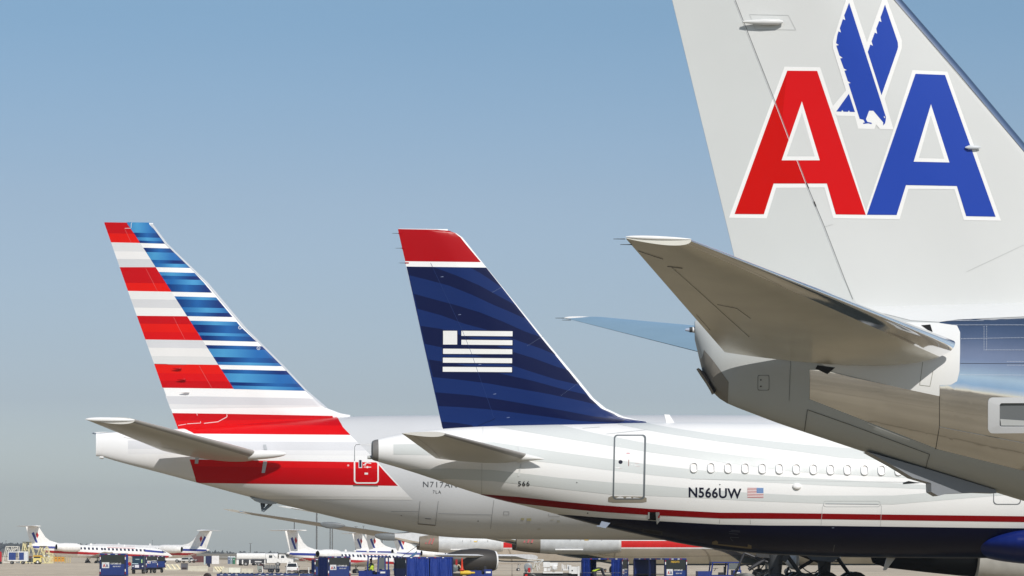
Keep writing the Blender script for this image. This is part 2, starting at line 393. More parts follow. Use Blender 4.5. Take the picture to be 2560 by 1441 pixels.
# belly appendage (tail skid fairing) below the grey keel
a = Acc()
prof = [(2163, 1131), (2230, 1168), (2276, 1196), (2321, 1209), (2322, 1231), (2339, 1241), (2358, 1236), (2434, 1232.5), (2484, 1234), (2482, 1226), (2312, 1174)]
for yy, fl in ((-.32, 0), (.32, 1)):
    a.add([f1.bp(u, v, 0) + Vector((0, yy, 0)) for u, v in prof], [tuple(range(len(prof)))], A(140, 144, 150), 0, False)
n = len(prof); P0 = [f1.bp(u, v, 0) for u, v in prof]
a.add([p + Vector((0, -.32, 0)) for p in P0] + [p + Vector((0, .32, 0)) for p in P0], [(i, (i + 1) % n, n + (i + 1) % n, n + i) for i in range(n)], A(140, 144, 150), 0, False)
a.build('tail_skid_fairing', j1, [PAINT])
a = Acc(); q = [f1.bp(u, v, -.05) for u, v in [(2272, 1203), (2259, 1207), (2259, 1211), (2300, 1208)]]
a.add(q + [p + Vector((0, .1, 0)) for p in q], [(0, 1, 2, 3), (4, 5, 6, 7), (0, 1, 5, 4), (1, 2, 6, 5), (2, 3, 7, 6)], A(110, 114, 118), 0, False); a.build('blade_antenna', j1, [PAINT])
# exhaust scoop at the tail tip
a = Acc(); sc = Z([(1047, 1043), (1062, 1052), (1090, 1080), (1165, 1190), (1172, 1208), (1160, 1228), (1150, 1205), (1118, 1150), (1080, 1095)], 1380, 560, 2.882)
P0 = [f1.bp(u, v, 0) for u, v in sc]; n = len(P0)
for yy in (-.22, .22): a.add([p + Vector((0, yy, 0)) for p in P0], [tuple(range(n))], (.012, .012, .014), 0, False)
a.add([p + Vector((0, -.22, 0)) for p in P0] + [p + Vector((0, .22, 0)) for p in P0], [(i, (i + 1) % n, n + (i + 1) % n, n + i) for i in range(n)], (.012, .012, .014), 0, False)
a.build('exhaust_scoop', j1, [PAINT])
a = Acc(); p = f1.bp(1737, 825, 0); a.tube(p + Vector((.05, 0, 0)), p + Vector((-.04, 0, 0)), .05, col=A(230, 230, 230)); a.tube(p + Vector((-.04, 0, 0)), p + Vector((-.09, 0, 0)), .045, col=(.05, .05, .05)); a.tube(p + Vector((-.09, 0, 0)), p + Vector((-.16, 0, 0)), .035, .02, col=A(180, 190, 210))
a.build('tail_light', j1, [PAINT])
# fin
n1 = Fin(f1, [(1573, -440), (1680, 0), (1834.6, 636.5), (1866, 770)], [(1880, -440), (2060, -222), (2252.5, 0), (2415, 187), (2560, 359.6), (2905, 770)], .27, .13)
n1.base(FINC)
zf = lambda l: Z(l, 1650, 0, 2.058)
n1.decal([zf([(-40, -900), (62, 0), (380, 1310), (470, 1620), (1040, 1620), (950, 1441), (845, 1168), (752, 945), (592, 527), (385, 0), (200, -900)])], A(212, 215, 214), .006)
wh = [zf([(640, 344), (823, 347), (905, 596), (1060, 1085), (1210, 640), (1298, 362), (1478, 370), (1754, 1137), (1562, 1134), (1514, 975), (1277, 973), (1232, 1129), (890, 1124), (845, 966), (597, 967), (548, 1124), (354, 1121)])]
n1.decal(wh, WHT, .010)
n1.decal([zf([(905, 596), (1003, 598), (1020, 662), (1103, 664), (1110, 650), (1125, 666), (1193, 668), (1060, 1085), (1050, 1060)])], FINC, .013)
ez = lambda l: Z(l, 2080, 0, 4.24)
eag = ez([(190, -75), (215, -5), (368, 450), (540, -30), (560, -110), (575, -15), (738, 430), (738, 510), (556, 1050), (650, 1375), (505, 1370), (465, 1322), (445, 1370), (275, 1365), (240, 1232), (48, 1228), (-8, 1145), (145, 962), (5, 510), (5, 440), (145, 0)])
n1.decal([eag], WHT, .016)
n1.decal([zf([(653, 365), (807, 366), (1057, 1106), (903, 1104), (857, 945), (583, 945), (533, 1103), (382, 1102)])], RED, .022)
n1.decal([zf([(653, 365), (575, 570), (382, 1102), (533, 1103), (583, 945), (752, 945), (690, 800), (624, 640)])], A(206, 10, 3, k=.9), .024)
n1.decal([zf([(728, 523), (820, 826), (624, 826)])], WHT, .027)
n1.decal([zf([(728, 580), (794, 806), (650, 806)])], FINC, .030)
n1.decal([zf([(1313, 381), (1465, 387), (1725, 1116), (1574, 1113), (1526, 958), (1264, 953), (1216, 1107), (1063, 1106)])], BLU, .022)
n1.decal([zf([(1392, 538), (1487, 837), (1303, 833)])], WHT, .027)
n1.decal([zf([(1391, 595), (1460, 818), (1330, 814)])], FINC, .030)
n1.decal([ez([(178, 30), (568, 1240), (568, 1265), (560, 1310), (538, 1332), (540, 1300), (435, 1176), (390, 1176), (357, 1265), (372, 1295), (415, 1303), (418, 1318), (380, 1310), (330, 1316), (325, 1305), (345, 1300), (330, 1272), (290, 1262), (172, 888), (195, 882), (165, 862), (128, 752), (155, 745), (122, 728), (84, 622), (110, 616), (75, 590), (42, 486), (70, 480), (40, 460), (52, 380), (65, 335), (92, 346), (80, 300), (112, 205), (138, 216), (126, 165)])], BLU, .022)
n1.decal([ez([(558, 50), (694, 450), (697, 500), (690, 530), (522, 1010), (376, 552), (403, 474), (430, 488), (416, 440), (450, 347), (475, 360), (466, 305), (497, 225), (521, 236), (511, 185)])], BLU, .022)
n1.decal([ez([(176, 995), (240, 1190), (185, 1188), (176, 1172), (166, 1188), (118, 1186), (106, 1168), (96, 1186), (42, 1184)])], BLU, .022)
n1.decal([ez([(548, 1232), (560, 1250), (552, 1255), (545, 1242)])], WHT, .026)
n1.decal(strip(zf([(385, 0), (592, 527), (752, 945), (845, 1168), (950, 1441), (990, 1540)]), 1.3), A(140, 142, 142), .026)
n1.decal(strip(zf([(380, 0), (587, 527), (747, 945), (840, 1168), (945, 1441)]), .9), A(248, 248, 248), .028)
n1.decal(strip(zf([(750, 942), (762, 970)]), 2.4) + strip(zf([(789, 1038), (800, 1064)]), 3), (.03, .03, .03), .04)
n1.decal(strip(zf([(460, 76), (660, 80), (698, 155), (490, 152), (460, 76)]), 1), A(196, 198, 197), .012)
n1.decal(strip(zf([(1575, 1400), (1873, 1260)]), 1) + strip(zf([(845, 1168), (890, 1155)]), 1), A(196, 198, 197), .012)
L_ = [(2252.5 - 13 + (2415 - 2252.5) * t, 187 * t + 3) for t in np.linspace(.02, 1, 46)]
n1.decal([[(u - .9, v - .9), (u + .9, v - .9), (u + .9, v + .9), (u - .9, v + .9)] for u, v in L_], A(150, 152, 160), .012, d=False)
n1.decal(strip([(2234, 0), (2400, 193), (2560, 379)], .9), A(188, 190, 190), .01)
n1.acc.build('fin', j1, [PAINT, METAL])
a = Acc()      # polished leading edge
zs = [z for z in n1.Z]; rs = []
for z in zs:
    A0, B0 = n1.ch(z); w = .15
    r_ = []
    for i in range(13):
        c = ((i - 6) / 6.0); cc = c * c * w / (B0 - A0); x = B0 - cc * (B0 - A0); y = n1.y(x, z) * (1 if c > 0 else -1) + (.012 if c > 0 else -.012)
        r_.append(Vector((x + .012 * (1 - abs(c)), -y, z)))
    rs.append(r_)
a.rings(rs, METALC, 0, False, closed=False); a.build('fin_leading_edge', j1, [METAL])
a = Acc(); p0 = f1.bp(1857, 55, -.20); a.lathe([(0, .015), (.1, .03), (.35, .05), (.6, .05), (.68, .02)], 'x', p0, A(225, 226, 225), sy=1.2); a.build('rudder_hinge_fairing', j1, [PAINT])
a = Acc(); p0 = f1.bp(2413, 369, -.25); a.lathe([(0, .01), (.06, .035), (.2, .03), (.26, .01)], 'x', p0, A(215, 220, 225)); a.build('fin_antenna', j1, [PAINT])
# fairing strip where fin meets fuselage
# tailplane
rl, rt = f1.bp(2388, 858, -1.45), f1.bp(1812, 880, -.75)
tl, tt = f1.bp(1728, 602, -9.44), f1.bp(1564, 596, -9.44)
w1 = Wing(rl, rt, tl, tt, .045, .085)
def ux(*l): return [mpwing(w1, f1, u, v) for u, v in l]
z3 = lambda l: Z(l, 1380, 560, 2.882)
dl = []
def wline(w, fr, pts, wd, c, up=0):
    for q in strip(pts, wd): dl.append(([mpwing(w, fr, u, v) for u, v in q], c, up, 0))
GL = A(120, 118, 108)
wline(w1, f1, z3([(860, 290), (1230, 600), (1420, 760)]), 1.3, A(150, 148, 138))
wline(w1, f1, z3([(620, 205), (800, 235)]), 1.6, (.05, .05, .05))
wline(w1, f1, z3([(1190, 537), (1330, 545), (1430, 610)]), 1.2, GL)
wline(w1, f1, z3([(1040, 650), (1140, 760)]), 1.2, GL)
wline(w1, f1, z3([(830, 290), (940, 285)]), 2.0, A(70, 68, 62))
WG = A(240, 236, 224)
tpl = w1.build('tailplane', j1, WG, METALC, [SATIN, METAL], 1, .075, decals=dl)
w1.build('tailplane', j1, METALC, METALC, [METAL, METAL], 1, .075, mirror=True)
def tipcap(w, parent, mirror, r, n=24, ext=1.06, col=None, zoff=0, name='tip_cap', tsc=1.0):
    a = Acc(); S = -1 if mirror else 1; L, T = w.tl.copy(), w.tt.copy(); d = L - T; rs = []
    for i in range(n + 1):
        t = i / n; P = T + d * t * ext; rr = max(.004, r * (math.sin(math.pi * min(1, t ** .75 * .98 + .0)) ** .6))
        rs.append([Vector((P.x, S * (P.y + math.cos(g) * rr * .9 * tsc), P.z + zoff + math.sin(g) * rr)) for g in [2 * math.pi * k / 14 for k in range(14)]])
    a.rings(rs, col or A(244, 244, 243), 0, True); return a.build(name, parent, [PAINT])
tipcap(w1, tpl, False, .03, ext=1.0, zoff=.02); tipcap(w1, j1, True, .04, ext=1.0)
for (u, v, y) in ((1563, 598, -9.4), (1580, 612, -9.1)):
    a = Acc(); p = f1.bp(u, v, y); a.tube(p, p + Vector((-.17, 0, 0)), .007, .004, col=(.05, .05, .05)); a.build('static_wick', j1, [PAINT])
    a = Acc(); p = Vector((p.x, -p.y, p.z)); a.tube(p, p + Vector((-.17, 0, 0)), .007, .004, col=(.05, .05, .05)); a.build('static_wick', j1, [PAINT])

# ============================================================ middle airliner: dark blue fin
D2 = 115.0
f2 = Fr(Vector(((946 - CX) / F * D2, D2, 0)), 5.5)
j2 = thing('airliner', 'white airliner with navy fin, red fin top and white flag emblem, N566UW on its side', 'airliner', f2.M, 'airliners parked nose right')
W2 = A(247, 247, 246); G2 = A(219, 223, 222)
b2 = Body(f2, [(945, 1098), (1002, 1083.4), (1106, 1071.6), (1210, 1066), (1400, 1061), (1619, 1057), (1750, 1057), (2560, 1061)],
          [(945, 1155), (1032, 1179), (1120, 1210.6), (1204.7, 1239.3), (1300, 1262), (1375, 1281), (1475, 1309.8), (1640, 1346), (1700, 1359.8), (1800, 1375), (1900, 1385.5), (2040, 1391), (2120, 1393.5), (2420, 1395.5), (2560, 1395.5)],
          [(24, 6.27, 2.23), (38, 6.27, 2.23), (41, 5.9, 2.35), (43, 4.9, 2.7), (44, 3.9, 3.1)],
          [(0, .85), (3, .9), (8, .95), (44, .97)], dx=.4, sm=.5)
b2.base(W2)
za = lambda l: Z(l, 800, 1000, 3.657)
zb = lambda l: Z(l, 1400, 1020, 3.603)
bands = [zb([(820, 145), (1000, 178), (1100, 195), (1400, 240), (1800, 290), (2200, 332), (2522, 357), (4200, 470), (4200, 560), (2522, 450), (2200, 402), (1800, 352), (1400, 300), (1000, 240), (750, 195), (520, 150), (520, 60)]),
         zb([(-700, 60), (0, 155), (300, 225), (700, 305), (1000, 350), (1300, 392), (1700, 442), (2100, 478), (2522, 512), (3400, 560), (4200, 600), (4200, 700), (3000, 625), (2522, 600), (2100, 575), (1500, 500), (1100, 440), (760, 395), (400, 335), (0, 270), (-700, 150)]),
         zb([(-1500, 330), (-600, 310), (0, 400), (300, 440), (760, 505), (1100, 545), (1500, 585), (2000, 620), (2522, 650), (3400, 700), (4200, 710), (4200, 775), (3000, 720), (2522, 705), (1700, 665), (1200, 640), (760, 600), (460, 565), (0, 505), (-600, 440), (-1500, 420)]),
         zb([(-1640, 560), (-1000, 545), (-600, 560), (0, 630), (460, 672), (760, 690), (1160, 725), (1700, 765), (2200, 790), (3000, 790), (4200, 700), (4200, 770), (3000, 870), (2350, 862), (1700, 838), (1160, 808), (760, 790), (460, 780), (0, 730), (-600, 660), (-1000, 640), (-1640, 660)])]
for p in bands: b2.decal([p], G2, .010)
ru = [(1204.7, 1235.7), (1300, 1243), (1400, 1254), (1500, 1263), (1625, 1272.5), (1800, 1282), (1920, 1282.5), (2040, 1284), (2245, 1287), (2560, 1291), (3400, 1300)]
rl_ = [(3400, 1315), (2560, 1305.5), (2245, 1301), (2040, 1298), (1800, 1296.5), (1625, 1288), (1500, 1280), (1400, 1270), (1300, 1259), (1240, 1252), (1200, 1245)]
b2.decal([ru + rl_], A(150, 12, 18, k=1), .014)
bl = [(1395, 1286), (1450, 1290), (1520, 1296), (1625, 1302), (1800, 1311.5), (1920, 1314), (2040, 1314.5), (2445, 1320), (3400, 1328), (3400, 1480), (1395, 1480)]
b2.decal([bl], A(8, 13, 46, k=1), .014, mirror=True)  # same navy as the belly fairing, with the underside's shade put into the colour
ld = A(120, 124, 124)
rd = rrect(1531, 1087.5, 1612, 1249, 9, sk=.022); ri = rrect(1535, 1090.5, 1607, 1246, 7, sk=.022)
sp = [Z(l, 1515, 1075, 7.583) for l in ([(42, 1283), (105, 1255), (705, 1265), (770, 1290), (768, 1365), (680, 1380), (130, 1378), (42, 1360)],)]
b2.decal(sp, A(160, 152, 138), .016)
b2.decal([rd], W2, .016); b2.decal(ring(rd, ri), A(112, 118, 122), .022)
dz = lambda l: Z(l, 1515, 1075, 7.583)
for k in range(1, 4):   # the grey bands run across the door too
    b2.decal([[(max(1535, min(1609, u)), v) for u, v in dens(bands[k], 6) if 1528 < u < 1616]], G2, .018)
b2.decal([dz([(275 + 40 * math.cos(t), 612 + 37 * math.sin(t)) for t in np.linspace(0, 6.1, 18)])], (.015, .015, .03), .024)
b2.decal([dz([(425, 570), (437, 570), (434, 690), (421, 690)])], A(150, 100, 95), .024)
b2.decal([dz([(388, 438), (450, 438), (450, 458), (388, 458)])], A(225, 170, 178), .024)
b2.decal([dz([(550, 632), (630, 638), (630, 645), (550, 640)]), dz([(560, 685), (645, 690), (645, 695), (560, 692)]), dz([(240, 728), (300, 732), (300, 737), (240, 734)])], A(215, 190, 190), .024)
def lines2(pts, w=1, c=ld, o=.022): b2.decal(strip(pts, w), c, o)
lines2([(1515, 1086), (1619, 1075)], 1, A(205, 208, 208)); lines2(za([(2560, 250), (2400, 262)]), 1, A(205, 208, 208))
lines2(za([(1490, 240), (1488, 400)]), .9, A(205, 208, 208)); lines2(za([(1480, 580), (1478, 862)]), .9, A(190, 192, 190))
lines2(zb([(1180, 640), (1700, 650), (2522, 662), (3300, 672)]), .9, A(205, 208, 208))
z5 = lambda l: Z(l, 1920, 1141, 4)
lines2(z5([(530, 690), (545, 500), (560, 478)]), .9, A(205, 207, 207)); lines2(z5([(1125, 700), (1135, 500), (1120, 478)]), .9, A(205, 207, 207))
cr = rrect(1920 + 553 / 4, 1141 + 447 / 4, 1920 + 1122 / 4, 1141 + 505 / 4, 6)
b2.decal(ring(cr, [(a + (.7 if a < 2130 else -.7), b + (.7 if b < 1260 else -.7)) for a, b in cr]), A(190, 194, 195), .022)
lines2(z5([(575, 474), (1105, 480)]), 1.4, A(170, 176, 182))
oc = rrect(2483, 1150, 2552, 1262, 9); b2.decal(ring(oc, [(a + (2 if a < 2515 else -2), b + (2 if b < 1200 else -2)) for a, b in oc]), A(120, 124, 128), .02)
lines2(zb([(1438, 1005), (1436, 1042)]), .8, A(170, 172, 170)); lines2(zb([(1712, 1005), (1716, 1046)]), .8, A(170, 172, 170))
tb = lambda l: Z(l, 1400, 1241, 4)
b2.decal(ring(tb([(825, 320), (1025, 350), (1020, 395), (822, 362)]), tb([(838, 330), (1012, 358), (1008, 384), (836, 354)])), A(52, 56, 62, k=1), .02)
b2.decal([tb([(860, 340), (1000, 360), (1000, 374), (860, 352)])], (.004, .004, .006), .02)
b2.decal([tb([(1520, 455), (1560, 440), (1580, 455), (1580, 475), (1875, 505), (1880, 480), (1915, 490), (1915, 525), (1860, 520), (1600, 490), (1520, 480)])], A(120, 108, 84, k=1), .02)
for q in ([(1710, 338), (1800, 346)], [(1690, 352), (1800, 356)], [(1690, 372), (1780, 378)], [(1705, 408), (1790, 412)], [(1703, 410), (1712, 430), (1730, 446)]): b2.decal(strip(tb(q), .9), A(90, 95, 105, k=1), .02)
lines2(z5([(664, 885), (650, 955)]), 1, A(120, 122, 128, k=1)); lines2(z5([(345, 935), (485, 938)]), .8, A(90, 92, 96, k=1)); b2.decal([z5([(638, 710), (662, 710), (662, 719), (638, 719)])], A(120, 130, 150, k=1), .02)
for u, v in ((1469, 1283), (1442, 1207), (1799.6, 1212)): b2.decal([rrect(u - 1.6, v - 1.3, u + 1.6, v + 1.3, 1.2)], A(60, 60, 60), .02)
b2.decal(text_polys('N566UW', 1720, 1242.5, 24.5, .93, .024, .025, 1.06), (.012, .014, .03), .026, d=False)
b2.decal(text_polys('566', 1294.5, 1215, 12, 1.05, .012, 0, 1.2), (.015, .016, .02), .026, d=False)
# flag
x0, y0, x1, y1 = 1868.5, 1220, 1908.5, 1244.6; h = (y1 - y0) / 13
b2.decal([[(x0, y0), (x1, y0 + .6), (x1, y1 + .6), (x0, y1)]], A(246, 244, 242), .022)
b2.decal([[(x0, y0 + h * i), (x1, y0 + h * i + .6), (x1, y0 + h * (i + .9) + .6), (x0, y0 + h * (i + .9))] for i in range(0, 13, 2)], A(190, 92, 98), .025)
b2.decal([[(x0 + 23, y0), (x1, y0 + .4), (x1, y0 + 7 * h), (x0 + 23, y0 + 7 * h)]], A(104, 142, 196), .028)
b2.decal([[(x0 + 25 + i * 2.4 + (j % 2) * 1.2 + dx * .45, y0 + 1.6 + j * 1.9 + dy * .45) for dx, dy in ((-1, -1), (1, -1), (1, 1), (-1, 1))] for i in range(6) for j in range(6)], A(200, 215, 235), .031, d=False)
fu2 = b2.acc.build('fuselage', j2, [PAINT, METAL])
# windows: proud rim and shade set inside it
for k in range(13):
    u = 1734.6 + 42.85 * k - .02 * k * k; v = 1170 + .64 * k
    oo = rrect(u - 10.2, v - 13.4, u + 10.2, v + 13.4, 9, 5); ii = rrect(u - 7.6, v - 11, u + 7.6, v + 11, 7, 5); i2 = rrect(u - 7.4, v - 10.8, u + 7.4, v + 10.8, 7, 5)
    a = Acc(); P = lambda l, o: [b2.pt(*b2.mp(p, q), o) for p, q in l]
    a.rings([P(oo, .008), P(rrect(u - 8.8, v - 12, u + 8.8, v + 12, 8, 5), .06), P(ii, .06), P(i2, .015)], A(250, 250, 250), 0, False, smooth=False)
    a.add(P(i2, .016), [tuple(range(len(i2)))], A(243, 240, 238), 0, False)
    a.build('window', j2, [PAINT])
# dark cone nozzle of the auxiliary power unit
a = Acc(); p0 = f2.bp(946, 1126.5, 0); r0 = (f2.bp(946, 1098, 0).z - f2.bp(946, 1155, 0).z) / 2
sl = (f2.bp(931, 1125, 0).x - p0.x)
a.lathe([(0.02, r0 * .985), (sl * .55, r0 * .93), (sl, r0 * .83), (sl * 1.12, r0 * .7), (sl * .9, r0 * .6), (sl * .3, r0 * .5)], 'x', p0, (.24, .23, .22), n=32, sy=.86)
a.lathe([(sl * 1.0, r0 * .7), (sl * 1.0, .02)], 'x', p0, (.02, .02, .02), n=24)
a.build('exhaust_nozzle', j2, [mat('burnt_metal', attr=True, rough=.4, metal=.2, noise=.2, nscale=3)])
a = Acc(); q = f2.bp(921, 1144, 0); a.lathe([(-.03, .0), (-.03, .05), (.12, .06), (.14, 0)], 'x', q, A(190, 192, 190)); a.build('tail_light', j2, [PAINT])
# blade antennas, drain masts and small things on the fuselage
def blade(fr, px, y0, t, col, name, parent):
    a = Acc(); P = [fr.bp(u, v, y0) for u, v in px]; n = len(P)
    a.add([p + Vector((0, -t, 0)) for p in P] + [p + Vector((0, t, 0)) for p in P], [tuple(range(n)), tuple(range(n, 2 * n))[::-1]] + [(i, (i + 1) % n, n + (i + 1) % n, n + i) for i in range(n)], col, 0, False)
    return a.build(name, parent, [PAINT])
blade(f2, zb([(938, 60), (985, 62), (1032, 140), (960, 150)]), 0, .03, A(250, 250, 250), 'blade_antenna', j2)
blade(f2, z5([(1192, 1000), (1278, 1010), (1180, 1140), (1150, 1142)]), 0, .03, A(190, 188, 184), 'blade_antenna', j2)
blade(f2, tb([(415, 250), (502, 268), (455, 320), (362, 300), (370, 292), (395, 292)]), -.9, .02, A(150, 160, 178), 'drain_mast', j2)
a = Acc()
for (pts, c, o) in ((tb([(880, 155), (985, 155), (985, 240), (880, 235)]), (.01, .01, .012), .02), (tb([(880, 155), (895, 155), (893, 222), (880, 222)]), A(210, 214, 214), .03)):
    vs = [b2.pt(*b2.mp(u, v), o) for u, v in pts]; a.add(vs, [tuple(range(len(vs)))], c, 0, False)
pf = tb([(955, 155), (985, 155), (992, 185), (990, 245), (968, 276), (962, 240)]); vs = [b2.pt(*b2.mp(u, v), .03) + Vector((0, -.12 * (u > 1642), 0)) for u, v in pf]
a.add(vs, [tuple(range(len(vs)))], A(235, 235, 235), 0, False); vs = [b2.pt(*b2.mp(u, v), .04) + Vector((0, -.13, 0)) for u, v in tb([(972, 200), (990, 172), (991, 205), (975, 212)])]; a.add(vs, [(0, 1, 2, 3)], A(180, 20, 24), 0, False)
a.build('open_service_panel', j2, [PAINT])
a = Acc(); c0 = b2.pt(*b2.mp(1992, 1216.5)); rs = []
for i in range(7):
    t = i / 6 * math.pi / 2; rs.append([c0 + Vector((.14 * math.cos(t) * math.cos(g) * (1.0), -.09 * math.sin(t), .1 * math.cos(t) * math.sin(g) - .02 * math.sin(t))) for g in [2 * math.pi * k / 14 for k in range(14)]])
a.rings(rs, A(248, 247, 245), 0, True); a.build('vent_cover', j2, [PAINT])
# fin
n2 = Fin(f2, [(995, 575.2), (1104.6, 1064)], [(1100, 575.6), (1122, 577.6), (1141, 583.6), (1156, 594), (1217, 670), (1354.6, 840), (1450, 954.6), (1484.4, 996.6), (1515, 1021.4), (1560.7, 1042.4), (1618, 1055)], .24, .10, down=.6)
NV = A(24, 48, 106, k=1); ND = A(15, 26, 70, k=1)
zc = lambda l: Z(l, 950, 550, 2.62)
n2.base(A(250, 250, 250))
n2.decal([zc([(118, 60), (420, 66), (470, 74), (495, 90), (520, 110), (660, 277), (165, 271), (120, 78)])], A(186, 10, 22, k=1), .010)
n2.decal([zc([(173, 306), (695, 313), (800, 445), (1040, 752), (1290, 1062), (1390, 1180), (1460, 1240), (1600, 1300), (1790, 1330), (1790, 1420), (425, 1420), (405, 1350)])], NV, .010)
dk = [[(590, 312), (696, 314), (800, 447), (790, 440), (720, 390), (650, 345)],
      [(174, 308), (350, 310), (500, 365), (650, 430), (760, 490), (880, 555), (945, 635), (945, 645), (850, 602), (750, 560), (600, 490), (450, 430), (300, 390), (188, 362)],
      [(222, 485), (350, 520), (500, 560), (650, 605), (800, 665), (950, 732), (1045, 765), (1150, 885), (1050, 842), (900, 790), (700, 720), (550, 680), (400, 625), (243, 582)],
      [(266, 695), (400, 715), (550, 762), (700, 805), (870, 865), (1000, 905), (1150, 960), (1230, 985), (1308, 1082), (1150, 1045), (1000, 998), (870, 955), (700, 905), (550, 868), (400, 835), (293, 812)],
      [(318, 915), (450, 935), (600, 965), (800, 1010), (1000, 1055), (1200, 1110), (1350, 1145), (1425, 1212), (1300, 1182), (1100, 1140), (900, 1105), (700, 1070), (500, 1045), (346, 1030)],
      [(362, 1130), (600, 1150), (800, 1180), (1000, 1215), (1200, 1250), (1400, 1288), (1600, 1312), (1560, 1330), (1300, 1318), (1100, 1290), (900, 1265), (700, 1240), (500, 1225), (382, 1220)],
      [(400, 1322), (500, 1330), (600, 1345), (650, 1420), (425, 1420), (405, 1350)]]
for p in dk: n2.decal([zc(p)], ND, .014)
fl = [[(412, 727), (504, 727), (504, 817), (412, 817)], [(532, 727), (867, 730), (867, 763), (532, 760)], [(532, 786), (866, 789), (866, 821), (532, 818)],
      [(412, 844), (865, 848), (865, 880), (412, 878)], [(411, 903), (864, 907), (864, 939), (411, 936)], [(410, 963), (863, 966), (863, 998), (410, 995)]]
n2.decal([zc([(min(x for x, y in q) - 4, min(y for x, y in q) - 5), (max(x for x, y in q) + 5, min(y for x, y in q) - 3), (max(x for x, y in q) + 5, max(y for x, y in q) + 6), (min(x for x, y in q) - 4, max(y for x, y in q) + 4)]) for q in fl], A(18, 28, 72, k=1), .018)
n2.decal([zc(q) for q in fl], A(240, 240, 238), .022)
for q in ([(330, 282), (540, 730), (600, 880), (665, 1070), (750, 1300)],): n2.decal(strip(zc(q), .8), A(44, 66, 122, k=1), .026)
n2.decal(strip(zc([(640, 1350), (752, 1302)]), 1), A(15, 25, 60, k=1), .026)
for (x, y) in ((405, 373), (520, 621), (653, 947), (750, 1141), (838, 1295)): n2.decal([zc([(x - 9, y), (x + 9, y - 3), (x + 9, y + 1), (x - 9, y + 3)])], A(140, 155, 190, k=1), .026)
for (x0, y0, x1, y1) in ((735, 475, 795, 443), (965, 825, 1060, 766), (1185, 1150, 1300, 1068)):
    n2.decal([zc([(x0 + (x1 - x0) * t - 2, y0 + (y1 - y0) * t - 2), (x0 + (x1 - x0) * t + 2, y0 + (y1 - y0) * t - 2), (x0 + (x1 - x0) * t + 2, y0 + (y1 - y0) * t + 2)]) for t in np.linspace(0, 1, 14)], A(120, 135, 170, k=1), .026, d=False)
n2.acc.build('fin', j2, [PAINT, METAL])
for v in (584, 621, 658):
    u = 995 + (v - 575) * .2242
    a = Acc(); p = f2.bp(u, v, 0); a.tube(p, p + Vector((-.2, 0, 0)), .008, .005, col=(.05, .05, .05)); a.lathe([(-.03, .0), (0, .025), (.1, .03)], 'x', p, A(186, 10, 22, k=1)); a.build('static_wick', j2, [PAINT])
for (x, y) in ((245, 76), (285, 68), (170, 68)):
    a = Acc(); p = f2.bp(950 + x / 2.62, 550 + y / 2.62, 0); a.tube(p, p + Vector((-.05, 0, .04)), .012, .006, col=A(60, 60, 60)); a.build('static_wick', j2, [PAINT])
# tailplane
w2 = Wing(f2.bp(1318, 1138, -1.3), f2.bp(1090, 1146, -.85), f2.bp(1112, 1085, -6.2), f2.bp(1004, 1083.6, -6.2), .045, .075)
dl = []
wline(w2, f2, za([(850, 312), (1100, 530)]), .8, A(165, 160, 148))
t2 = w2.build('tailplane', j2, A(214, 212, 206), A(160, 156, 152), [PAINT, METAL], 0, .05, decals=dl); w2.build('tailplane', j2, A(214, 212, 206), A(160, 156, 152), [PAINT, METAL], 0, .05, mirror=True)
def rootfair(fr, tip, end, y0, r, col, parent, body, name='tailplane_root_fairing', sharp=False):
    a = Acc(); P, Q = fr.bp(*tip, -y0 - .12), fr.bp(*end, -y0 + .1); rs = []
    for i in range(17):
        t = i / 16; C = P.lerp(Q, t); rr = r * (t ** .85 if sharp else math.sqrt(max(0, 1 - (1 - t) ** 2))) + .004
        rs.append([C + Vector((0, math.cos(g) * rr * 1.1, math.sin(g) * rr)) for g in [2 * math.pi * k / 16 for k in range(16)]])
    a.rings(rs, col, 0, True); return a.build(name, parent, [PAINT])
rootfair(f2, (1361, 1148), (1292, 1142), 1.33, .15, A(238, 238, 236), j2, b2, sharp=True)
for q in ([(1808, 430), (1822, 430), (1836, 486), (1822, 486)], [(1828, 590), (1842, 585), (1825, 690), (1808, 700)]):
    a = Acc(); a.add([b2.pt(*b2.mp(u, v), .02) for u, v in za(q)], [(0, 1, 2, 3)], A(222, 224, 224), 0, False); a.build('seal_plate', j2, [PAINT])
# belly fairing ahead, its navy painted brighter than the belly as if sunlit
bf = Body(f2, [(2386, 1351), (2420, 1337), (2457, 1320), (2507, 1306), (2560, 1296), (2700, 1285), (3300, 1285)], [(2386, 1353), (2410, 1376), (2445, 1390), (2500, 1403), (2560, 1410), (2700, 1416), (3300, 1416)], [], [(0, 2.2), (17.4, 2.2), (18.2, 3.6), (19.5, 2.9), (30, 2.7)], dx=.25, sm=.12)
bf.base(A(250, 250, 250)); bf.decal([[(2300, 1319), (2460, 1320.2), (2560, 1321), (3400, 1328), (3400, 1480), (2300, 1480)]], A(20, 38, 110, k=1), .01, mirror=True)
bf.decal([[(2480, 1290), (2560, 1280), (3400, 1280), (3400, 1312), (2560, 1305.5), (2480, 1305)]], A(215, 14, 24, k=1), .01)
bf.acc.build('belly_fairing', j2, [PAINT])

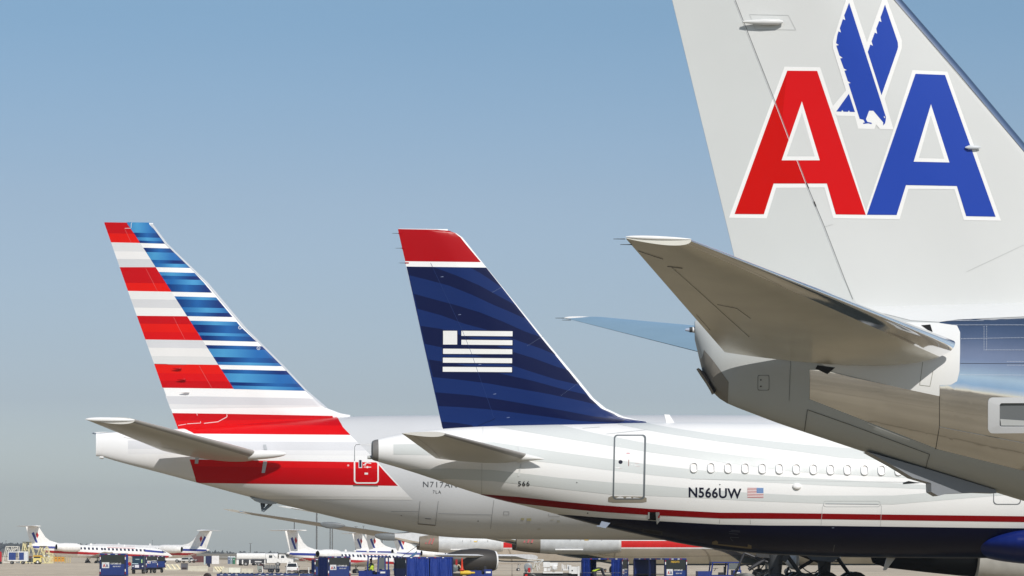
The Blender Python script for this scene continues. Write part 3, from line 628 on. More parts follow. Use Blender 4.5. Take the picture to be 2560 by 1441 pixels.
# ============================================================ left airliner: red, white and blue bars
D3 = 188.0
f3 = Fr(Vector(((252 - CX) / F * D3, D3, 0)), 5.5)
j3 = thing('airliner', 'large airliner whose fin is covered in red, white and blue flag bars', 'airliner', f3.M, 'airliners parked nose right')
MI = A(205, 207, 210, k=.95); W3 = A(246, 246, 247)
b3 = Body(f3, [(252, 1084), (276, 1081), (446, 1074), (640, 1057), (829, 1043), (950, 1039.5), (1100, 1038.5), (1700, 1038), (2500, 1040)],
          [(252, 1141.4), (268, 1149), (356, 1170), (489.9, 1206), (627, 1244), (790, 1282), (875, 1303.5), (1017.5, 1330), (1100, 1343.5), (1140, 1345), (1237, 1348.5), (1640, 1351), (2500, 1353)],
          [(50, 9.0, 2.85), (66, 9.0, 2.85), (70, 8.2, 3.1), (72.5, 6.7, 3.7), (73.8, 5.2, 4.6)],
          [(0, .35), (2, .5), (5, .68), (10, .88), (16, .97), (74, 1)], dx=.7, sm=.8)
b3.base(MI)
zd = lambda l: Z(l, 200, 950, 3.657)
ED = [(831, 1036), (831, 1042), (880.7, 1093), (949, 1161), (999.6, 1216), (1031, 1249.4)]
def edx(v): return np.interp(v, [q[1] for q in ED], [q[0] for q in ED])
def zone(u0a, u0b, va, vb, sl=.0078, n=8):   # band between va and vb (at u=500) from the slanted rear line to the slanted front line
    top = [(u0a, va + (u0a - 500) * sl)]; t1 = edx(va + 3); t2 = edx(vb + 3)
    return [(u0a, va + (u0a - 500) * sl), (t1, va + (t1 - 500) * sl), (t2, vb + (t2 - 500) * sl), (u0b, vb + (u0b - 500) * sl)]
b3.decal([[(240, 1000), (831, 1000), (831, 1042), (880.7, 1093), (949, 1161), (999.6, 1216), (1031, 1249.4), (628, 1244.5), (240, 1300)]], W3, .012)
LR = A(224, 225, 229)
R1, R2, R3 = A(218, 14, 20, k=.94), A(198, 8, 20, k=.94), A(228, 24, 14, k=.94)
b3.decal([zone(440, 470, 1020, 1066)], R2, .02); b3.decal([zone(440, 485, 1062, 1085)], R1, .024)
b3.decal([zone(320, 320, 1103, 1124)], LR, .018); b3.decal([zone(320, 320, 1124, 1136)], A(238, 238, 240), .018)
b3.decal([zone(474, 492, 1149.5, 1207.5, .0155)], R2, .02); b3.decal([zone(474, 483, 1149.5, 1166, .0155)], R1, .024)
b3.decal([zone(620, 640, 1238, 1246)], A(232, 232, 232), .02)
ln3 = lambda pts, w=.9, c=A(150, 152, 155): b3.decal(strip(pts, w), c, .03)
od = rrect(884.5, 1110, 947, 1209.5, 9); idr = rrect(888.2, 1113.2, 943.5, 1206.2, 6)
b3.decal(ring(od, idr), A(245, 245, 245), .03)
b3.decal([[p for p in od if p[1] < 1156] + [(947, 1154), (945.6, 1154)] + [p for p in rrect(886, 1111.5, 945.6, 1208, 8) if p[1] < 1156] + [(886, 1154), (884.5, 1154)]] if False else strip([(886.5, 1153), (886.5, 1118), (890, 1112.5), (900, 1111.5)], 2) + strip([(900, 1111.5), (930, 1111)], 1), A(140, 144, 150), .036)
b3.decal([[(882.5, 1212.5), (945, 1214), (945, 1216.5), (882.5, 1215.5)]], A(120, 116, 110), .036)
zg = lambda l: Z(l, 870, 1040, 7.207)
b3.decal([zg([(190, 795), (255, 795), (255, 940), (190, 940)])], A(225, 225, 230), .034); b3.decal([zg([(202, 798), (242, 798), (242, 925), (202, 925)])], A(45, 55, 75, k=1), .04)
b3.decal([zg([(300, 850), (350, 838), (415, 850), (418, 865), (350, 855), (300, 872)]), zg([(272, 875), (325, 875), (322, 893), (272, 893)]), zg([(285, 918), (330, 918), (350, 905), (370, 918), (418, 918), (415, 932), (370, 932), (350, 945), (325, 930), (285, 930)]), zg([(298, 1024), (360, 1024), (360, 1058), (298, 1058)])], A(240, 236, 236), .034)
b3.decal([rrect(868, 1161.5, 873, 1166.5, 2.4)], A(235, 190, 190), .034)
b3.decal(text_polys('N717AN', 1056, 1217.8, 14.2, 1.08, .004, .02, 1.15), A(100, 104, 108, k=1), .03, d=False)
b3.decal(text_polys('7LA', 1081.5, 1234, 8.2, 1.0, .0, .02, 1.2), A(95, 98, 102, k=1), .03, d=False)
ln3(za([(915, 925), (895, 1130), (1055, 1145), (1082, 925)]), 1.1); ln3(za([(1082, 1040), (1575, 1052)]), .9); ln3(za([(1590, 915), (1558, 1180)]), .9); ln3(za([(650, 1020), (900, 1022)]), .9)
ln3(za([(895, 1133), (1055, 1148)]), 2.2, A(120, 112, 100)); ln3(za([(960, 1085), (1015, 1088)]), 1.4, A(95, 95, 95)); ln3(za([(1680, 1020), (1728, 1022), (1726, 1052), (1678, 1050), (1680, 1020)]), .8); ln3(za([(2090, 1040), (2092, 1062), (2190, 1065)]), .8)
for (x, y, w, h, c) in ((1838, 1080, 28, 18, A(190, 185, 150)), (1890, 1082, 40, 24, A(196, 190, 150)), (2110, 1085, 30, 14, A(205, 205, 200)), (2165, 1100, 28, 18, A(190, 190, 180)), (1988, 1176, 28, 14, A(200, 200, 195)), (1440, 1104, 10, 8, DK), (738, 1054, 8, 6, DK)):
    b3.decal([za([(x, y), (x + w, y), (x + w, y + h), (x, y + h)])], c, .03)
b3.acc.build('fuselage', j3, [PAINT, METAL])
n3 = Fin(f3, [(260.7, 558.6), (446, 1075)], [(383, 562), (417.8, 609), (520.6, 708), (615.6, 820.8), (710.5, 915.7), (768, 977), (795.6, 1000.7), (821, 1022.5), (853, 1034), (876, 1038)], .42, .17, down=1.0)
n3.base(A(250, 250, 251))
zh = lambda l: Z(l, 220, 530, 2.528)
te = lambda y: np.interp(y, [73, 193, 350, 500, 657, 807, 962, 1112, 1272, 1380], [103, 145, 200, 252, 308, 362, 418, 470, 532, 572])
bd = lambda y: 245 + (y - 66) * (920 - 245) / (1118 - 66)
rows = [('r', 66, 193, 68, 197), ('w', 193, 350, 197, 350), ('r', 350, 500, 350, 505), ('w', 500, 657, 505, 660), ('r', 657, 807, 660, 812), ('w', 807, 962, 812, 967), ('r', 962, 1112, 967, 1118)]
sub = {0: [(R2, 0, .55), (R3, .55, 1)], 2: [(R2, 0, .66), (R3, .66, 1)], 4: [(R2, 0, .33), (R3, .33, .68), (R1, .68, 1)], 6: [(R3, 0, .38), (R1, .38, .7), (R2, .7, 1)],
       1: [(A(228, 229, 231), 0, .36), (A(244, 243, 243), .36, .67), (A(216, 218, 222), .67, 1)], 3: [(A(238, 238, 238), 0, .33), (A(218, 219, 222), .33, .67), (A(244, 243, 242), .67, 1)], 5: [(A(220, 221, 225), 0, .33), (A(240, 239, 238), .33, .67), (A(226, 227, 227), .67, 1)]}
for i, (k, a0, a1, c0, c1) in enumerate(rows):
    for (c, s0, s1) in sub[i]:
        ya, yb = a0 + (a1 - a0) * s0, a0 + (a1 - a0) * s1; yc, yd = c0 + (c1 - c0) * s0, c0 + (c1 - c0) * s1
        n3.decal([zh([(te(ya), ya), (bd(yc), yc), (bd(yd), yd), (te(yb), yb)])], c, .012)
n3.decal([zh([(490, 1165), (700, 1166), (1430, 1180), (1490, 1225), (700, 1218), (510, 1215)])], A(218, 219, 223), .012)
n3.decal([zh([(510, 1215), (700, 1218), (1490, 1225), (1500, 1232), (520, 1245)])], A(232, 232, 233), .014)
n3.decal([zh([(532, 1272), (900, 1277), (1545, 1290), (1560, 1330), (1500, 1420), (590, 1420), (570, 1375)])], R2, .012)
n3.decal([zh([(550, 1320), (900, 1318), (1560, 1302), (1560, 1420), (590, 1420)])], R1, .016)
lex = lambda y: np.interp(y, [75, 200, 450, 735, 975, 1130], [385, 500, 733, 972, 1236, 1385])
bars = [(66, 68, 197, 203), (227, 232, 350, 355), (380, 386, 505, 511), (534, 541, 659, 665), (688, 695, 812, 821), (842, 850, 967, 976), (995, 1005, 1120, 1132)]
sb = [[(1, 0, .5), (0, .5, .72), (1, .72, .88), (0, .88, 1)], [(0, 0, .22), (1, .22, .62), (0, .62, .8), (1, .8, 1)], [(1, 0, .18), (0, .18, .36), (1, .36, .62), (0, .62, 1)], [(1, 0, .15), (0, .15, .55), (1, .55, .8), (0, .8, 1)],
      [(1, 0, .2), (0, .2, .6), (1, .6, .75), (0, .75, 1)], [(0, 0, .18), (1, .18, .6), (0, .6, .85), (1, .85, 1)], [(0, 0, .2), (1, .2, .65), (0, .65, .82), (1, .82, 1)]]
random.seed(3)
C_L, C_M, C_D = A(84, 168, 222, k=1), A(40, 112, 186, k=1), A(18, 48, 118, k=1)
mixc = lambda a, b, t: tuple(a[i] + (b[i] - a[i]) * t for i in range(3))
for (yl0, yr0, yl1, yr1), sl_ in zip(bars, sb):
    for (lt, s0, s1) in sl_:
        la, lb = yl0 + (yl1 - yl0) * s0, yl0 + (yl1 - yl0) * s1; ra, rb = yr0 + (yr1 - yr0) * s0, yr0 + (yr1 - yr0) * s1
        px = zh([(bd(la), la), (lex(ra), ra), (lex(rb), rb), (bd(lb), lb)]); X = [n3.mp(u, v)[0] for u, v in px]; xa, xb = min(X), max(X); ph = random.uniform(.2, .7)
        def cf(p, xa=xa, xb=xb, lt=lt, ph=ph):
            t = (p.x - xa) / max(.1, xb - xa)
            if lt: return mixc(mixc(C_M, C_L, max(0, 1 - abs(t - ph) / .5)), C_D, max(0, t - .8) * 2)
            return mixc(C_D, C_M, max(0, 1 - abs(t - ph) / .45) * .9)
        n3.decal([px], cf, .012)
for (x, y) in ((960, 732), (1077, 862)):
    n3.decal(ring(zh([(x + 11 * math.cos(t), y + 11 * math.sin(t)) for t in np.linspace(0, 5.9, 14)]), zh([(x + 8 * math.cos(t), y + 8 * math.sin(t)) for t in np.linspace(0, 5.9, 14)])), A(230, 235, 240), .018, d=False)
    n3.decal([rrect(220 + (x - 2) / 2.528, 530 + (y - 2) / 2.528, 220 + (x + 3) / 2.528, 530 + (y + 3) / 2.528, .8)], A(230, 235, 240), .018)
n3.decal(strip(zh([(232, 104), (270, 104)]), 1) + strip(zh([(277, 68), (272, 102)]), 1.2), A(235, 235, 235), .02)
for q in ([(232, 110), (270, 190)], [(365, 358), (438, 500)], [(540, 665), (612, 808)], [(700, 970), (782, 1115)]): n3.decal(strip(zh(q), .7), A(225, 110, 110), .02)
n3.decal(strip(zh([(570, 1350), (620, 1342)]), 1.2) + strip(zh([(625, 1340), (710, 1335)]), 1.4) + strip(zh([(732, 1337), (820, 1327), (878, 1296), (876, 1280)]), 1.6) + strip(zh([(712, 1336), (710, 1324)]), 1.2) + strip(zh([(690, 1288), (684, 1274)]), 1.0), A(240, 225, 225), .022)
n3.decal(strip(zh([(418, 961), (490, 962), (545, 968), (620, 966)]), .9), A(120, 120, 120), .022)
n3.acc.build('fin', j3, [PAINT, METAL])
a = Acc()
for z_ in n3.Z[:-1]: pass
zs = [z for z in n3.Z if z > n3.lz[2]]; rs = []
for z in zs:
    A0, B0 = n3.ch(z); rs.append([Vector((B0 - .13 * t * t + .015 * (1 - t), -n3.y(B0 - .13 * t * t, z) * s_ - .018 * s_, z)) for s_, t in [(1, 1), (1, .7), (1, .4), (1, .15), (-1, .15), (-1, .5), (-1, 1)]])
a.rings(rs, A(205, 210, 216), 0, False, closed=False); a.build('fin_leading_edge', j3, [PAINT])
for (x, y) in ((572, 990), (600, 1060), (622, 1139)):
    a = Acc(); p = f3.bp(220 + x / 2.528, 530 + y / 2.528, -.22); cc = A(200, 14, 20, k=1) if y < 1100 else A(245, 245, 245)
    a.lathe([(-.3, .01), (-.15, .03), (0, .05), (.12, .045), (.17, .015)], 'x', p, cc, sy=1.0); a.build('rudder_hinge_fairing', j3, [PAINT])
w3 = Wing(f3.bp(655, 1136, -1.9), f3.bp(407, 1127, -1.0), f3.bp(337, 1051, -10.75), f3.bp(213, 1048.6, -10.75), .05, .085)
dl = []
wline(w3, f3, zd([(265, 395), (405, 460)]), .8, A(150, 146, 138))
wline(w3, f3, zd([(400, 515), (700, 575), (900, 590)]), .7, A(180, 176, 168))
RU = A(180, 40, 40, k=1)
t3 = w3.build('tailplane', j3, A(216, 214, 208), A(168, 164, 158), [PAINT, METAL], 0, .05, decals=dl); w3.build('tailplane', j3, A(216, 214, 208), A(168, 164, 158), [PAINT, METAL], 0, .05, mirror=True)
tipcap(w3, t3, False, .11, ext=1.0); tipcap(w3, j3, True, .09, ext=1.0)
rootfair(f3, (716, 1135), (620, 1138), 2.3, .24, A(244, 244, 244), j3, b3)
for q in ([(1675, 595), (1700, 595), (1712, 640), (1682, 640)], [(1675, 745), (1712, 745), (1690, 850), (1660, 850)], [(1058, 672), (1090, 672), (1080, 765), (1048, 765)]):
    a = Acc(); a.add([b3.pt(*b3.mp(u, v), .04) for u, v in zd(q)], [tuple(range(len(q)))], A(190, 194, 198), 0, False); a.build('seal_plate', j3, [PAINT])
a = Acc(); sk = zd([(1555, 1072), (1600, 1108), (1660, 1128), (1740, 1140), (1800, 1132), (1815, 1120)]); P0 = [f3.bp(u, v, 0) for u, v in sk]; n = len(P0)
a.add([p + Vector((0, -.35, 0)) for p in P0] + [p + Vector((0, .35, 0)) for p in P0], [tuple(range(n)), tuple(range(n, 2 * n))[::-1]] + [(i, (i + 1) % n, n + (i + 1) % n, n + i) for i in range(n)], A(170, 176, 180), 0, False)
fa = a.build('tail_skid_fairing', j3, [PAINT])
a = Acc(); a.tube(f3.bp(655, 1258, 0), f3.bp(657, 1279, 0), .09, .06, A(90, 100, 110)); a.tube(f3.bp(678, 1259, 0), f3.bp(657, 1279, 0), .1, .06, A(120, 130, 140)); a.tube(f3.bp(661, 1258, 0), f3.bp(660, 1268, 0), .05, .05, A(40, 42, 45)); a.build('tail_skid', fa, [PAINT])
# aft end rudder cone stub and light
a = Acc(); a.lathe([(-.12, .03), (-.05, .07), (.1, .08)], 'x', f3.bp(254, 1144, 0), A(240, 240, 240)); a.build('tail_light', j3, [PAINT])
# ============================================================ terrain
def sm(t): t = max(0, min(1, t)); return t * t * (3 - 2 * t)
def zg(X, Y):
    q = X / max(Y, 300)
    z = -1.6 * sm((q + .1126) / .073) * sm((Y - 380) / 180)
    return z - max(0, Y - 1200) * .0006
a = Acc()
qs = [-3, -1.5, -.8, -.4, -.25] + list(np.linspace(-.17, .17, 60)) + [.25, .4, .8, 1.5, 3]
ys = [-300, -100, 0, 100, 200, 300, 360, 380] + list(np.arange(400, 600, 15)) + [620, 680, 750, 850, 1000, 1200, 1500, 2000, 3000, 4500, 6000, 7300]
cl = lambda x: max(-9300, min(9300, x))
vs = [(cl(q * max(y, 300)), y, zg(cl(q * max(y, 300)), y)) for y in ys for q in qs]; n = len(qs)
a.add(vs, [(i * n + j, i * n + j + 1, (i + 1) * n + j + 1, (i + 1) * n + j) for i in range(len(ys) - 1) for j in range(n - 1)])
gm = bpy.data.materials.new('apron_and_fields'); gm.use_nodes = True
N, Lk = gm.node_tree.nodes, gm.node_tree.links; B = N['Principled BSDF']; B.inputs['Roughness'].default_value = .85; B.inputs['Specular IOR Level'].default_value = .25
tcn = N.new('ShaderNodeTexCoord'); sp_ = N.new('ShaderNodeSeparateXYZ'); Lk.new(tcn.outputs['Object'], sp_.inputs[0])
def nz(scale, detail=6, sc=None):
    k = N.new('ShaderNodeTexNoise'); k.inputs['Scale'].default_value = scale; k.inputs['Detail'].default_value = detail
    if sc:
        mp_ = N.new('ShaderNodeMapping'); mp_.inputs['Scale'].default_value = sc; Lk.new(tcn.outputs['Object'], mp_.inputs[0]); Lk.new(mp_.outputs[0], k.inputs['Vector'])
    else: Lk.new(tcn.outputs['Object'], k.inputs['Vector'])
    return k.outputs[0]
def ramp(src, stops):
    r_ = N.new('ShaderNodeValToRGB'); e_ = r_.color_ramp.elements
    for i, (p, c) in enumerate(stops):
        q = e_[i] if i < 2 else e_.new(p)
        q.position = p; q.color = (*c, 1)
    Lk.new(src, r_.inputs[0]); return r_.outputs[0]
def mixn(f, a_, b_, t='MIX'):
    m_ = N.new('ShaderNodeMix'); m_.data_type = 'RGBA'; m_.blend_type = t
    if isinstance(f, (int, float)): m_.inputs[0].default_value = f
    else: Lk.new(f, m_.inputs[0])
    for i, x in ((6, a_), (7, b_)):
        if isinstance(x, tuple): m_.inputs[i].default_value = (*x, 1)
        else: Lk.new(x, m_.inputs[i])
    return m_.outputs[2]
CG = (.615, .52, .395)
conc = ramp(nz(.02), [(.3, tuple(c * .82 for c in CG)), (.5, CG), (.72, tuple(c * 1.12 for c in CG))])
conc = mixn(.5, conc, ramp(nz(.9, 8, (1, .12, 1)), [(.35, (.8, .8, .8)), (.65, (1.1, 1.1, 1.08))]), 'MULTIPLY')
br = N.new('ShaderNodeTexBrick'); Lk.new(tcn.outputs['Object'], br.inputs['Vector']); br.offset = 0
br.inputs['Scale'].default_value = 1; br.inputs['Brick Width'].default_value = 7.6; br.inputs['Row Height'].default_value = 7.6; br.inputs['Mortar Size'].default_value = .09
br.inputs['Color1'].default_value = (1, 1, 1, 1); br.inputs['Color2'].default_value = (.92, .92, .91, 1); br.inputs['Mortar'].default_value = (.5, .48, .45, 1)
conc = mixn(.8, conc, br.outputs[0], 'MULTIPLY')
ng = N.new('ShaderNodeMapRange'); ng.inputs[1].default_value = 338; ng.inputs[2].default_value = 342; Lk.new(sp_.outputs[1], ng.inputs[0])
gate = ramp(nz(.05), [(.3, (.20, .168, .112)), (.55, (.29, .245, .168)), (.75, (.38, .325, .232))])  # unseen near apron, set darker to dim the light bounced onto the bellies
gate = mixn(.35, gate, ramp(nz(.25, 7), [(.35, (.55, .53, .5)), (.6, (1.1, 1.1, 1.1))]), 'MULTIPLY')
gate = mixn(.8, gate, br.outputs[0], 'MULTIPLY')
gate = mixn(.3, gate, ramp(nz(.045, 5, (1, 1.6, 1)), [(.38, (.45, .43, .4)), (.56, (1.15, 1.15, 1.15))]), 'MULTIPLY')  # dark patches added for the polished skin to reflect
conc = mixn(ng.outputs[0], gate, conc)
field = ramp(nz(.004, 6, (1, .25, 1)), [(.3, (.20, .165, .105)), (.5, (.27, .225, .15)), (.7, (.36, .31, .22))])
mr = N.new('ShaderNodeMapRange'); mr.inputs[1].default_value = 1180; mr.inputs[2].default_value = 1190; Lk.new(sp_.outputs[1], mr.inputs[0])
m2 = N.new('ShaderNodeMapRange'); m2.inputs[1].default_value = 1600; m2.inputs[2].default_value = 1604; Lk.new(sp_.outputs[1], m2.inputs[0])
m3 = N.new('ShaderNodeMapRange'); m3.inputs[1].default_value = 1860; m3.inputs[2].default_value = 1856; Lk.new(sp_.outputs[1], m3.inputs[0])
mm = N.new('ShaderNodeMath'); mm.operation = 'MULTIPLY'; Lk.new(m2.outputs[0], mm.inputs[0]); Lk.new(m3.outputs[0], mm.inputs[1])
field = mixn(mm.outputs[0], field, (.50, .46, .39))
Lk.new(mixn(mr.outputs[0], conc, field), B.inputs['Base Color'])
g = a.build('apron', None, [gm]); tag(g, kind='structure'); del g['kind']; g['kind'] = 'structure'
# hills on the far left skyline
a = Acc(); pts = [(-400, 1364), (60, 1365), (160, 1366.5), (260, 1368), (330, 1372), (420, 1378), (500, 1382), (560, 1385), (700, 1386)]
HD = 5200
A0 = [at(u, v, HD) for u, v in pts]; fr0 = [Vector((p.x, HD - 900, zg(p.x, HD - 900) - 1)) for p in A0]; bk = [Vector((p.x, HD + 1200, zg(p.x, HD + 1200) - 3)) for p in A0]
a.rings([fr0, A0, bk], A(120, 116, 98), 0, False, closed=False); g = a.build('hills', None, [mat('hill_grass', (.15, .13, .085), .9, noise=.3, nscale=.01)]); g['kind'] = 'structure'
# far wood on the skyline: reads as one mass
a = Acc(); random.seed(11)
def leafclump(a, c, rx, rz, n, s, col):
    for _ in range(n):
        d = Vector((random.gauss(0, .42), random.gauss(0, .42), random.gauss(0, .42)))
        if d.length > 1: d.normalize()
        p = Vector(c) + Vector((d.x * rx, d.y * rx, d.z * rz)); k = s * random.uniform(.6, 1.3)
        e1 = Vector((random.uniform(-1, 1), random.uniform(-1, 1), random.uniform(-1, 1))).normalized() * k; e2 = e1.orthogonal().normalized() * k * random.uniform(.6, 1)
        t = random.uniform(.75, 1.25); a.add([p - e1 - e2, p + e1 - e2 * .6, p + e1 * .7 + e2, p - e1 * .8 + e2], [(0, 1, 2, 3)], tuple(x * t for x in col), 0, False)
for i in range(260):
    u = random.uniform(-60, 820) if i < 130 else random.uniform(-60, 330); D = random.uniform(4100, 4700)
    vb = np.interp(u, [p[0] for p in pts], [p[1] for p in pts]) + 1.5; p = at(u, vb, D)
    leafclump(a, (p.x, D, p.z), random.uniform(3, 9), random.uniform(1.5, 3.8), 14, 1.8, (.055, .055, .04))
g = a.build('treeline', None, [mat('foliage', attr=True, rough=.9, noise=.2, nscale=.2)]); tag(g, 'thin hazy line of far trees along the skyline', 'trees', kind='stuff')
# nearer single trees behind the fuel trucks
TR = [(603, 1388, 10, 8, 'small dark bushy tree on the skyline, nearest the portable toilets'), (633, 1388, 9, 8, 'small dark tree directly above the rear of the fuel truck'), (657, 1387, 6, 7, 'narrow dark tree between two wider ones on the skyline'),
      (676, 1387, 18, 8, 'wide round leafless tree on the skyline above the fuel truck cab'), (700, 1386.5, 10, 5, 'low grey bush between the two widest skyline trees'), (716, 1386.5, 16, 10, 'widest dark green tree by the tail of the middle commuter jet')]
for u, v, w, h, lb in TR:
    D = 1750; p = at(u, v, D); s = D / 9500
    t = thing('tree', lb, 'tree', Matrix.Translation((p.x, D, zg(p.x, D))), 'trees on the skyline')
    a = Acc(); a.tube((0, 0, 0), (0, 0, h * s * .6), .22, .1, (.07, .055, .04), n=6)
    for k in range(5):
        g_ = random.uniform(0, 6.28); a.tube((0, 0, h * s * (.3 + .08 * k)), (math.cos(g_) * w * s * .3, math.sin(g_) * w * s * .3, h * s * (.6 + .07 * k)), .1, .04, (.07, .055, .04), n=5)
    a.build('trunk', t)
    a = Acc()
    for k in range(7): leafclump(a, (random.uniform(-.32, .32) * w * s, random.uniform(-.3, .3) * w * s, h * s * random.uniform(.5, .8)), w * s * .26, h * s * .26, 46, .17, (.045, .05, .032) if k % 2 else (.06, .06, .042))
    a.build('crown', t, [MATS['foliage']])
# ============================================================ generic small jets (nose +x, origin on the ground below the tail end)
WJ = A(246, 245, 243); RJ = A(196, 18, 26, k=1); BJ = A(40, 58, 150, k=1); NJ = A(34, 40, 70, k=1)
class Jet:
    def __init__(s, st, n=40): s.st = st; s.n = n
    def par(s, x): return [np.interp(x, [q[0] for q in s.st], [q[k] for q in s.st]) for k in (1, 2)]
    def hull(s, col, dx=.5, m=0):
        a = Acc(); x0, x1 = s.st[0][0], s.st[-1][0]; xs = np.linspace(x0, x1, int((x1 - x0) / dx) + 1); R_ = np.array([s.par(x) for x in xs])
        r = gsmooth(R_[:, 0], 1.2); z = gsmooth(R_[:, 1], 1.2)
        s.xs, s.r, s.z = xs, r, z
        a.rings([[Vector((x, rr * math.cos(g), zz + rr * math.sin(g))) for g in [2 * math.pi * k / s.n for k in range(s.n)]] for x, rr, zz in zip(xs, r, z)], col, m, True); s.a = a; return a
    def y(s, x, z, off=.02):
        r = np.interp(x, s.xs, s.r); zc = np.interp(x, s.xs, s.z); t = max(-.999, min(.999, (z - zc) / r)); return math.sqrt(1 - t * t) * (r + off)
    def band(s, x0, x1, z0, z1, col, z0b=None, z1b=None, m=0, n=30, k=4):
        z0b = z0 if z0b is None else z0b; z1b = z1 if z1b is None else z1b
        for sd in (-1, 1):
            rs = []
            for i in range(n + 1):
                t = i / n; x = x0 + (x1 - x0) * t; a0, a1 = z0 + (z0b - z0) * t, z1 + (z1b - z1) * t
                rs.append([Vector((x, sd * s.y(x, a0 + (a1 - a0) * j / k), a0 + (a1 - a0) * j / k)) for j in range(k + 1)])
            s.a.rings(rs, col, m, False, closed=False)
def fin_plate(poly, t, col, name, parent, marks=(), z_t=1.0):
    a = Acc(); n = len(poly); cx = sum(p[0] for p in poly) / n; cz_ = sum(p[1] for p in poly) / n
    f = lambda k, y: [Vector((cx + (x - cx) * k, y, cz_ + (z - cz_) * k)) for x, z in poly]
    a.rings([f(.9, -t), f(1, -t * .25), f(1, t * .25), f(.9, t)], col, 0, True, smooth=False)
    for pts_, c in marks:
        for sd in (-1, 1): a.add([Vector((x, sd * (t + .012), z)) for x, z in pts_], [tuple(range(len(pts_)))], c, 0, False)
    return a.build(name, parent)
def nacelle(parent, x0, x1, y, z, r, col, m=0, exc=(.01, .01, .01), mats=None, lip=None, cone=.5):
    a = Acc(); L = x1 - x0; c = (0, y, z)
    a.lathe([(x0, r * .62), (x0 + L * .12, r * .8), (x0 + L * .35, r * .97), (x0 + L * .6, r), (x0 + L * .85, r * .97), (x1, r * .84), (x1 - .02, r * .76), (x1 - L * .12, r * .7)], 'x', c, col, m, 28)
    a.lathe([(x1 - L * .12, r * .7), (x1 - L * .12, .05)], 'x', c, (.05, .05, .055), 0, 20); a.lathe([(x0, r * .62), (x0 + .05, r * .56), (x0 + L * .1, r * .54), (x0 + L * .1, .02)], 'x', c, exc, 0, 20)
    if lip: a.lathe([(x1 - .12, r * .865), (x1, r * .85), (x1 + .03, r * .8), (x1 - .05, r * .74)], 'x', c, lip, 0, 28)
    return a.build('engine', parent, mats or [GPAINT, METAL])
def gear(parent, x, y, z1, r, w, dual=True, name='landing_gear', col=A(170, 172, 172), hub=A(205, 205, 205)):
    a = Acc(); a.tube((x, y, r), (x, y, z1), .09, .12, col); a.tube((x + .1, y, r + .4), (x + .7, y, z1), .05, .05, col)
    o = a.build(name, parent)
    for d in ((-w * .9, w * .9) if dual else (0,)):
        b_ = Acc(); b_.wheel((x, y + d, r), r, w, (.02, .02, .022), hub); b_.build('wheel', o)
    return o
def commuter(label, M, grp='white commuter jets'):
    t = thing('commuter_jet', label, 'airplane', M, grp)
    J = Jet([(0, .12, 3.0), (1, .35, 2.95), (3, .75, 2.75), (6.5, 1.14, 2.42), (23.5, 1.14, 2.42), (25.5, 1.0, 2.36), (27, .68, 2.22), (28, .3, 2.1), (28.3, .08, 2.05)])
    a = J.hull(WJ)
    J.band(2.6, 27.4, 1.92, 2.36, RJ, 1.72, 2.08, n=50); J.band(.4, 7.0, 2.72, 3.1, BJ); J.band(22.3, 26.2, 2.68, 3.06, BJ, 2.52, 2.86)
    for i in range(17):
        x = 9.6 + i * .78
        if i in (5,): x += .2
        J.band(x, x + .4, 2.72, 3.12, NJ, n=2, k=2)
    for x0, x1, z0, z1 in ((25.9, 26.7, 2.72, 3.02),): J.band(x0, x1, z0, z1, (.03, .035, .05), z0 - .12, z1 - .25, n=4)
    J.band(15, 20.5, 3.15, 3.3, A(225, 190, 190))
    a.build('fuselage', t)
    fin_plate([(0.7, 2.9), (-.5, 6.45), (1.75, 6.65), (3.2, 4.75), (4.2, 4.1), (6.2, 3.6), (8.5, 3.45), (8.5, 3.2), (3, 2.9)], .14, WJ, 'fin', t,
              marks=[([(1.45, 3.65), (1.85, 3.7), (1.0, 5.55), (.6, 5.3)], BJ), ([(1.7, 4.4), (1.98, 5.0), (1.65, 5.6), (1.4, 5.1)], RJ)])
    for mir in (False, True):
        Wing((2.1, -.05, 6.62), (-.2, -.05, 6.6), (.7, -3.8, 6.55), (-.7, -3.8, 6.55), .05, .05).build('tailplane', t, WJ, WJ, [GPAINT], mirror=mir, K=3)
        w_ = Wing((16.8, -1.0, 1.55), (11.6, -1.0, 1.5), (11.6, -10.2, 2.35), (10.1, -10.2, 2.35), .05, .06); w_.build('wing', t, WJ, A(190, 192, 195), [GPAINT], mirror=mir, K=5)
        nacelle(t, 4.6, 9.0, (-1 if not mir else 1) * 2.0, 3.0, .78, WJ, mats=[GPAINT])
        sd = -1 if not mir else 1
        a = Acc(); a.box(5.2, 8.3, min(sd * .9, sd * 1.4), max(sd * .9, sd * 1.4), 2.9, 3.15, WJ); a.build('engine_pylon', t)
    for y in (-2, 2): gear(t, 12.6, y, 1.6, .42, .26)
    gear(t, 25.2, 0, 1.7, .3, .18)
    for x in (12, 17, 18.2, 22): pass
    a = Acc(); a.box(12, 12.4, -.02, .02, 3.5, 3.85, WJ); a.build('blade_antenna', t); a = Acc(); a.box(18.6, 18.9, -.02, .02, 3.5, 3.8, WJ); a.build('blade_antenna', t)
    return t
def put(u, D, yaw, pitch=0, z=None, off=0):
    X = (u - CX) / F * D * (ct - 0); z = zg(X, D) if z is None else z
    return Fr(Vector((X, D, z)), yaw, pitch).M
e1 = commuter('commuter jet parked behind the yellow stands at far left', put(68, 672, 31, -1.7))
copy_thing(e1, put(522, 700, 158, 1.5), 'commuter jet facing left, behind the nose of the leftmost one')
copy_thing(e1, put(716, 592, 44, -1.4, z=-1.15), 'commuter jet behind the baggage cart and tractor, nose partly under the big airliner')
copy_thing(e1, put(884, 760, 38, -1, z=-.9), 'commuter jet showing its fin only, first one behind the middle jet')
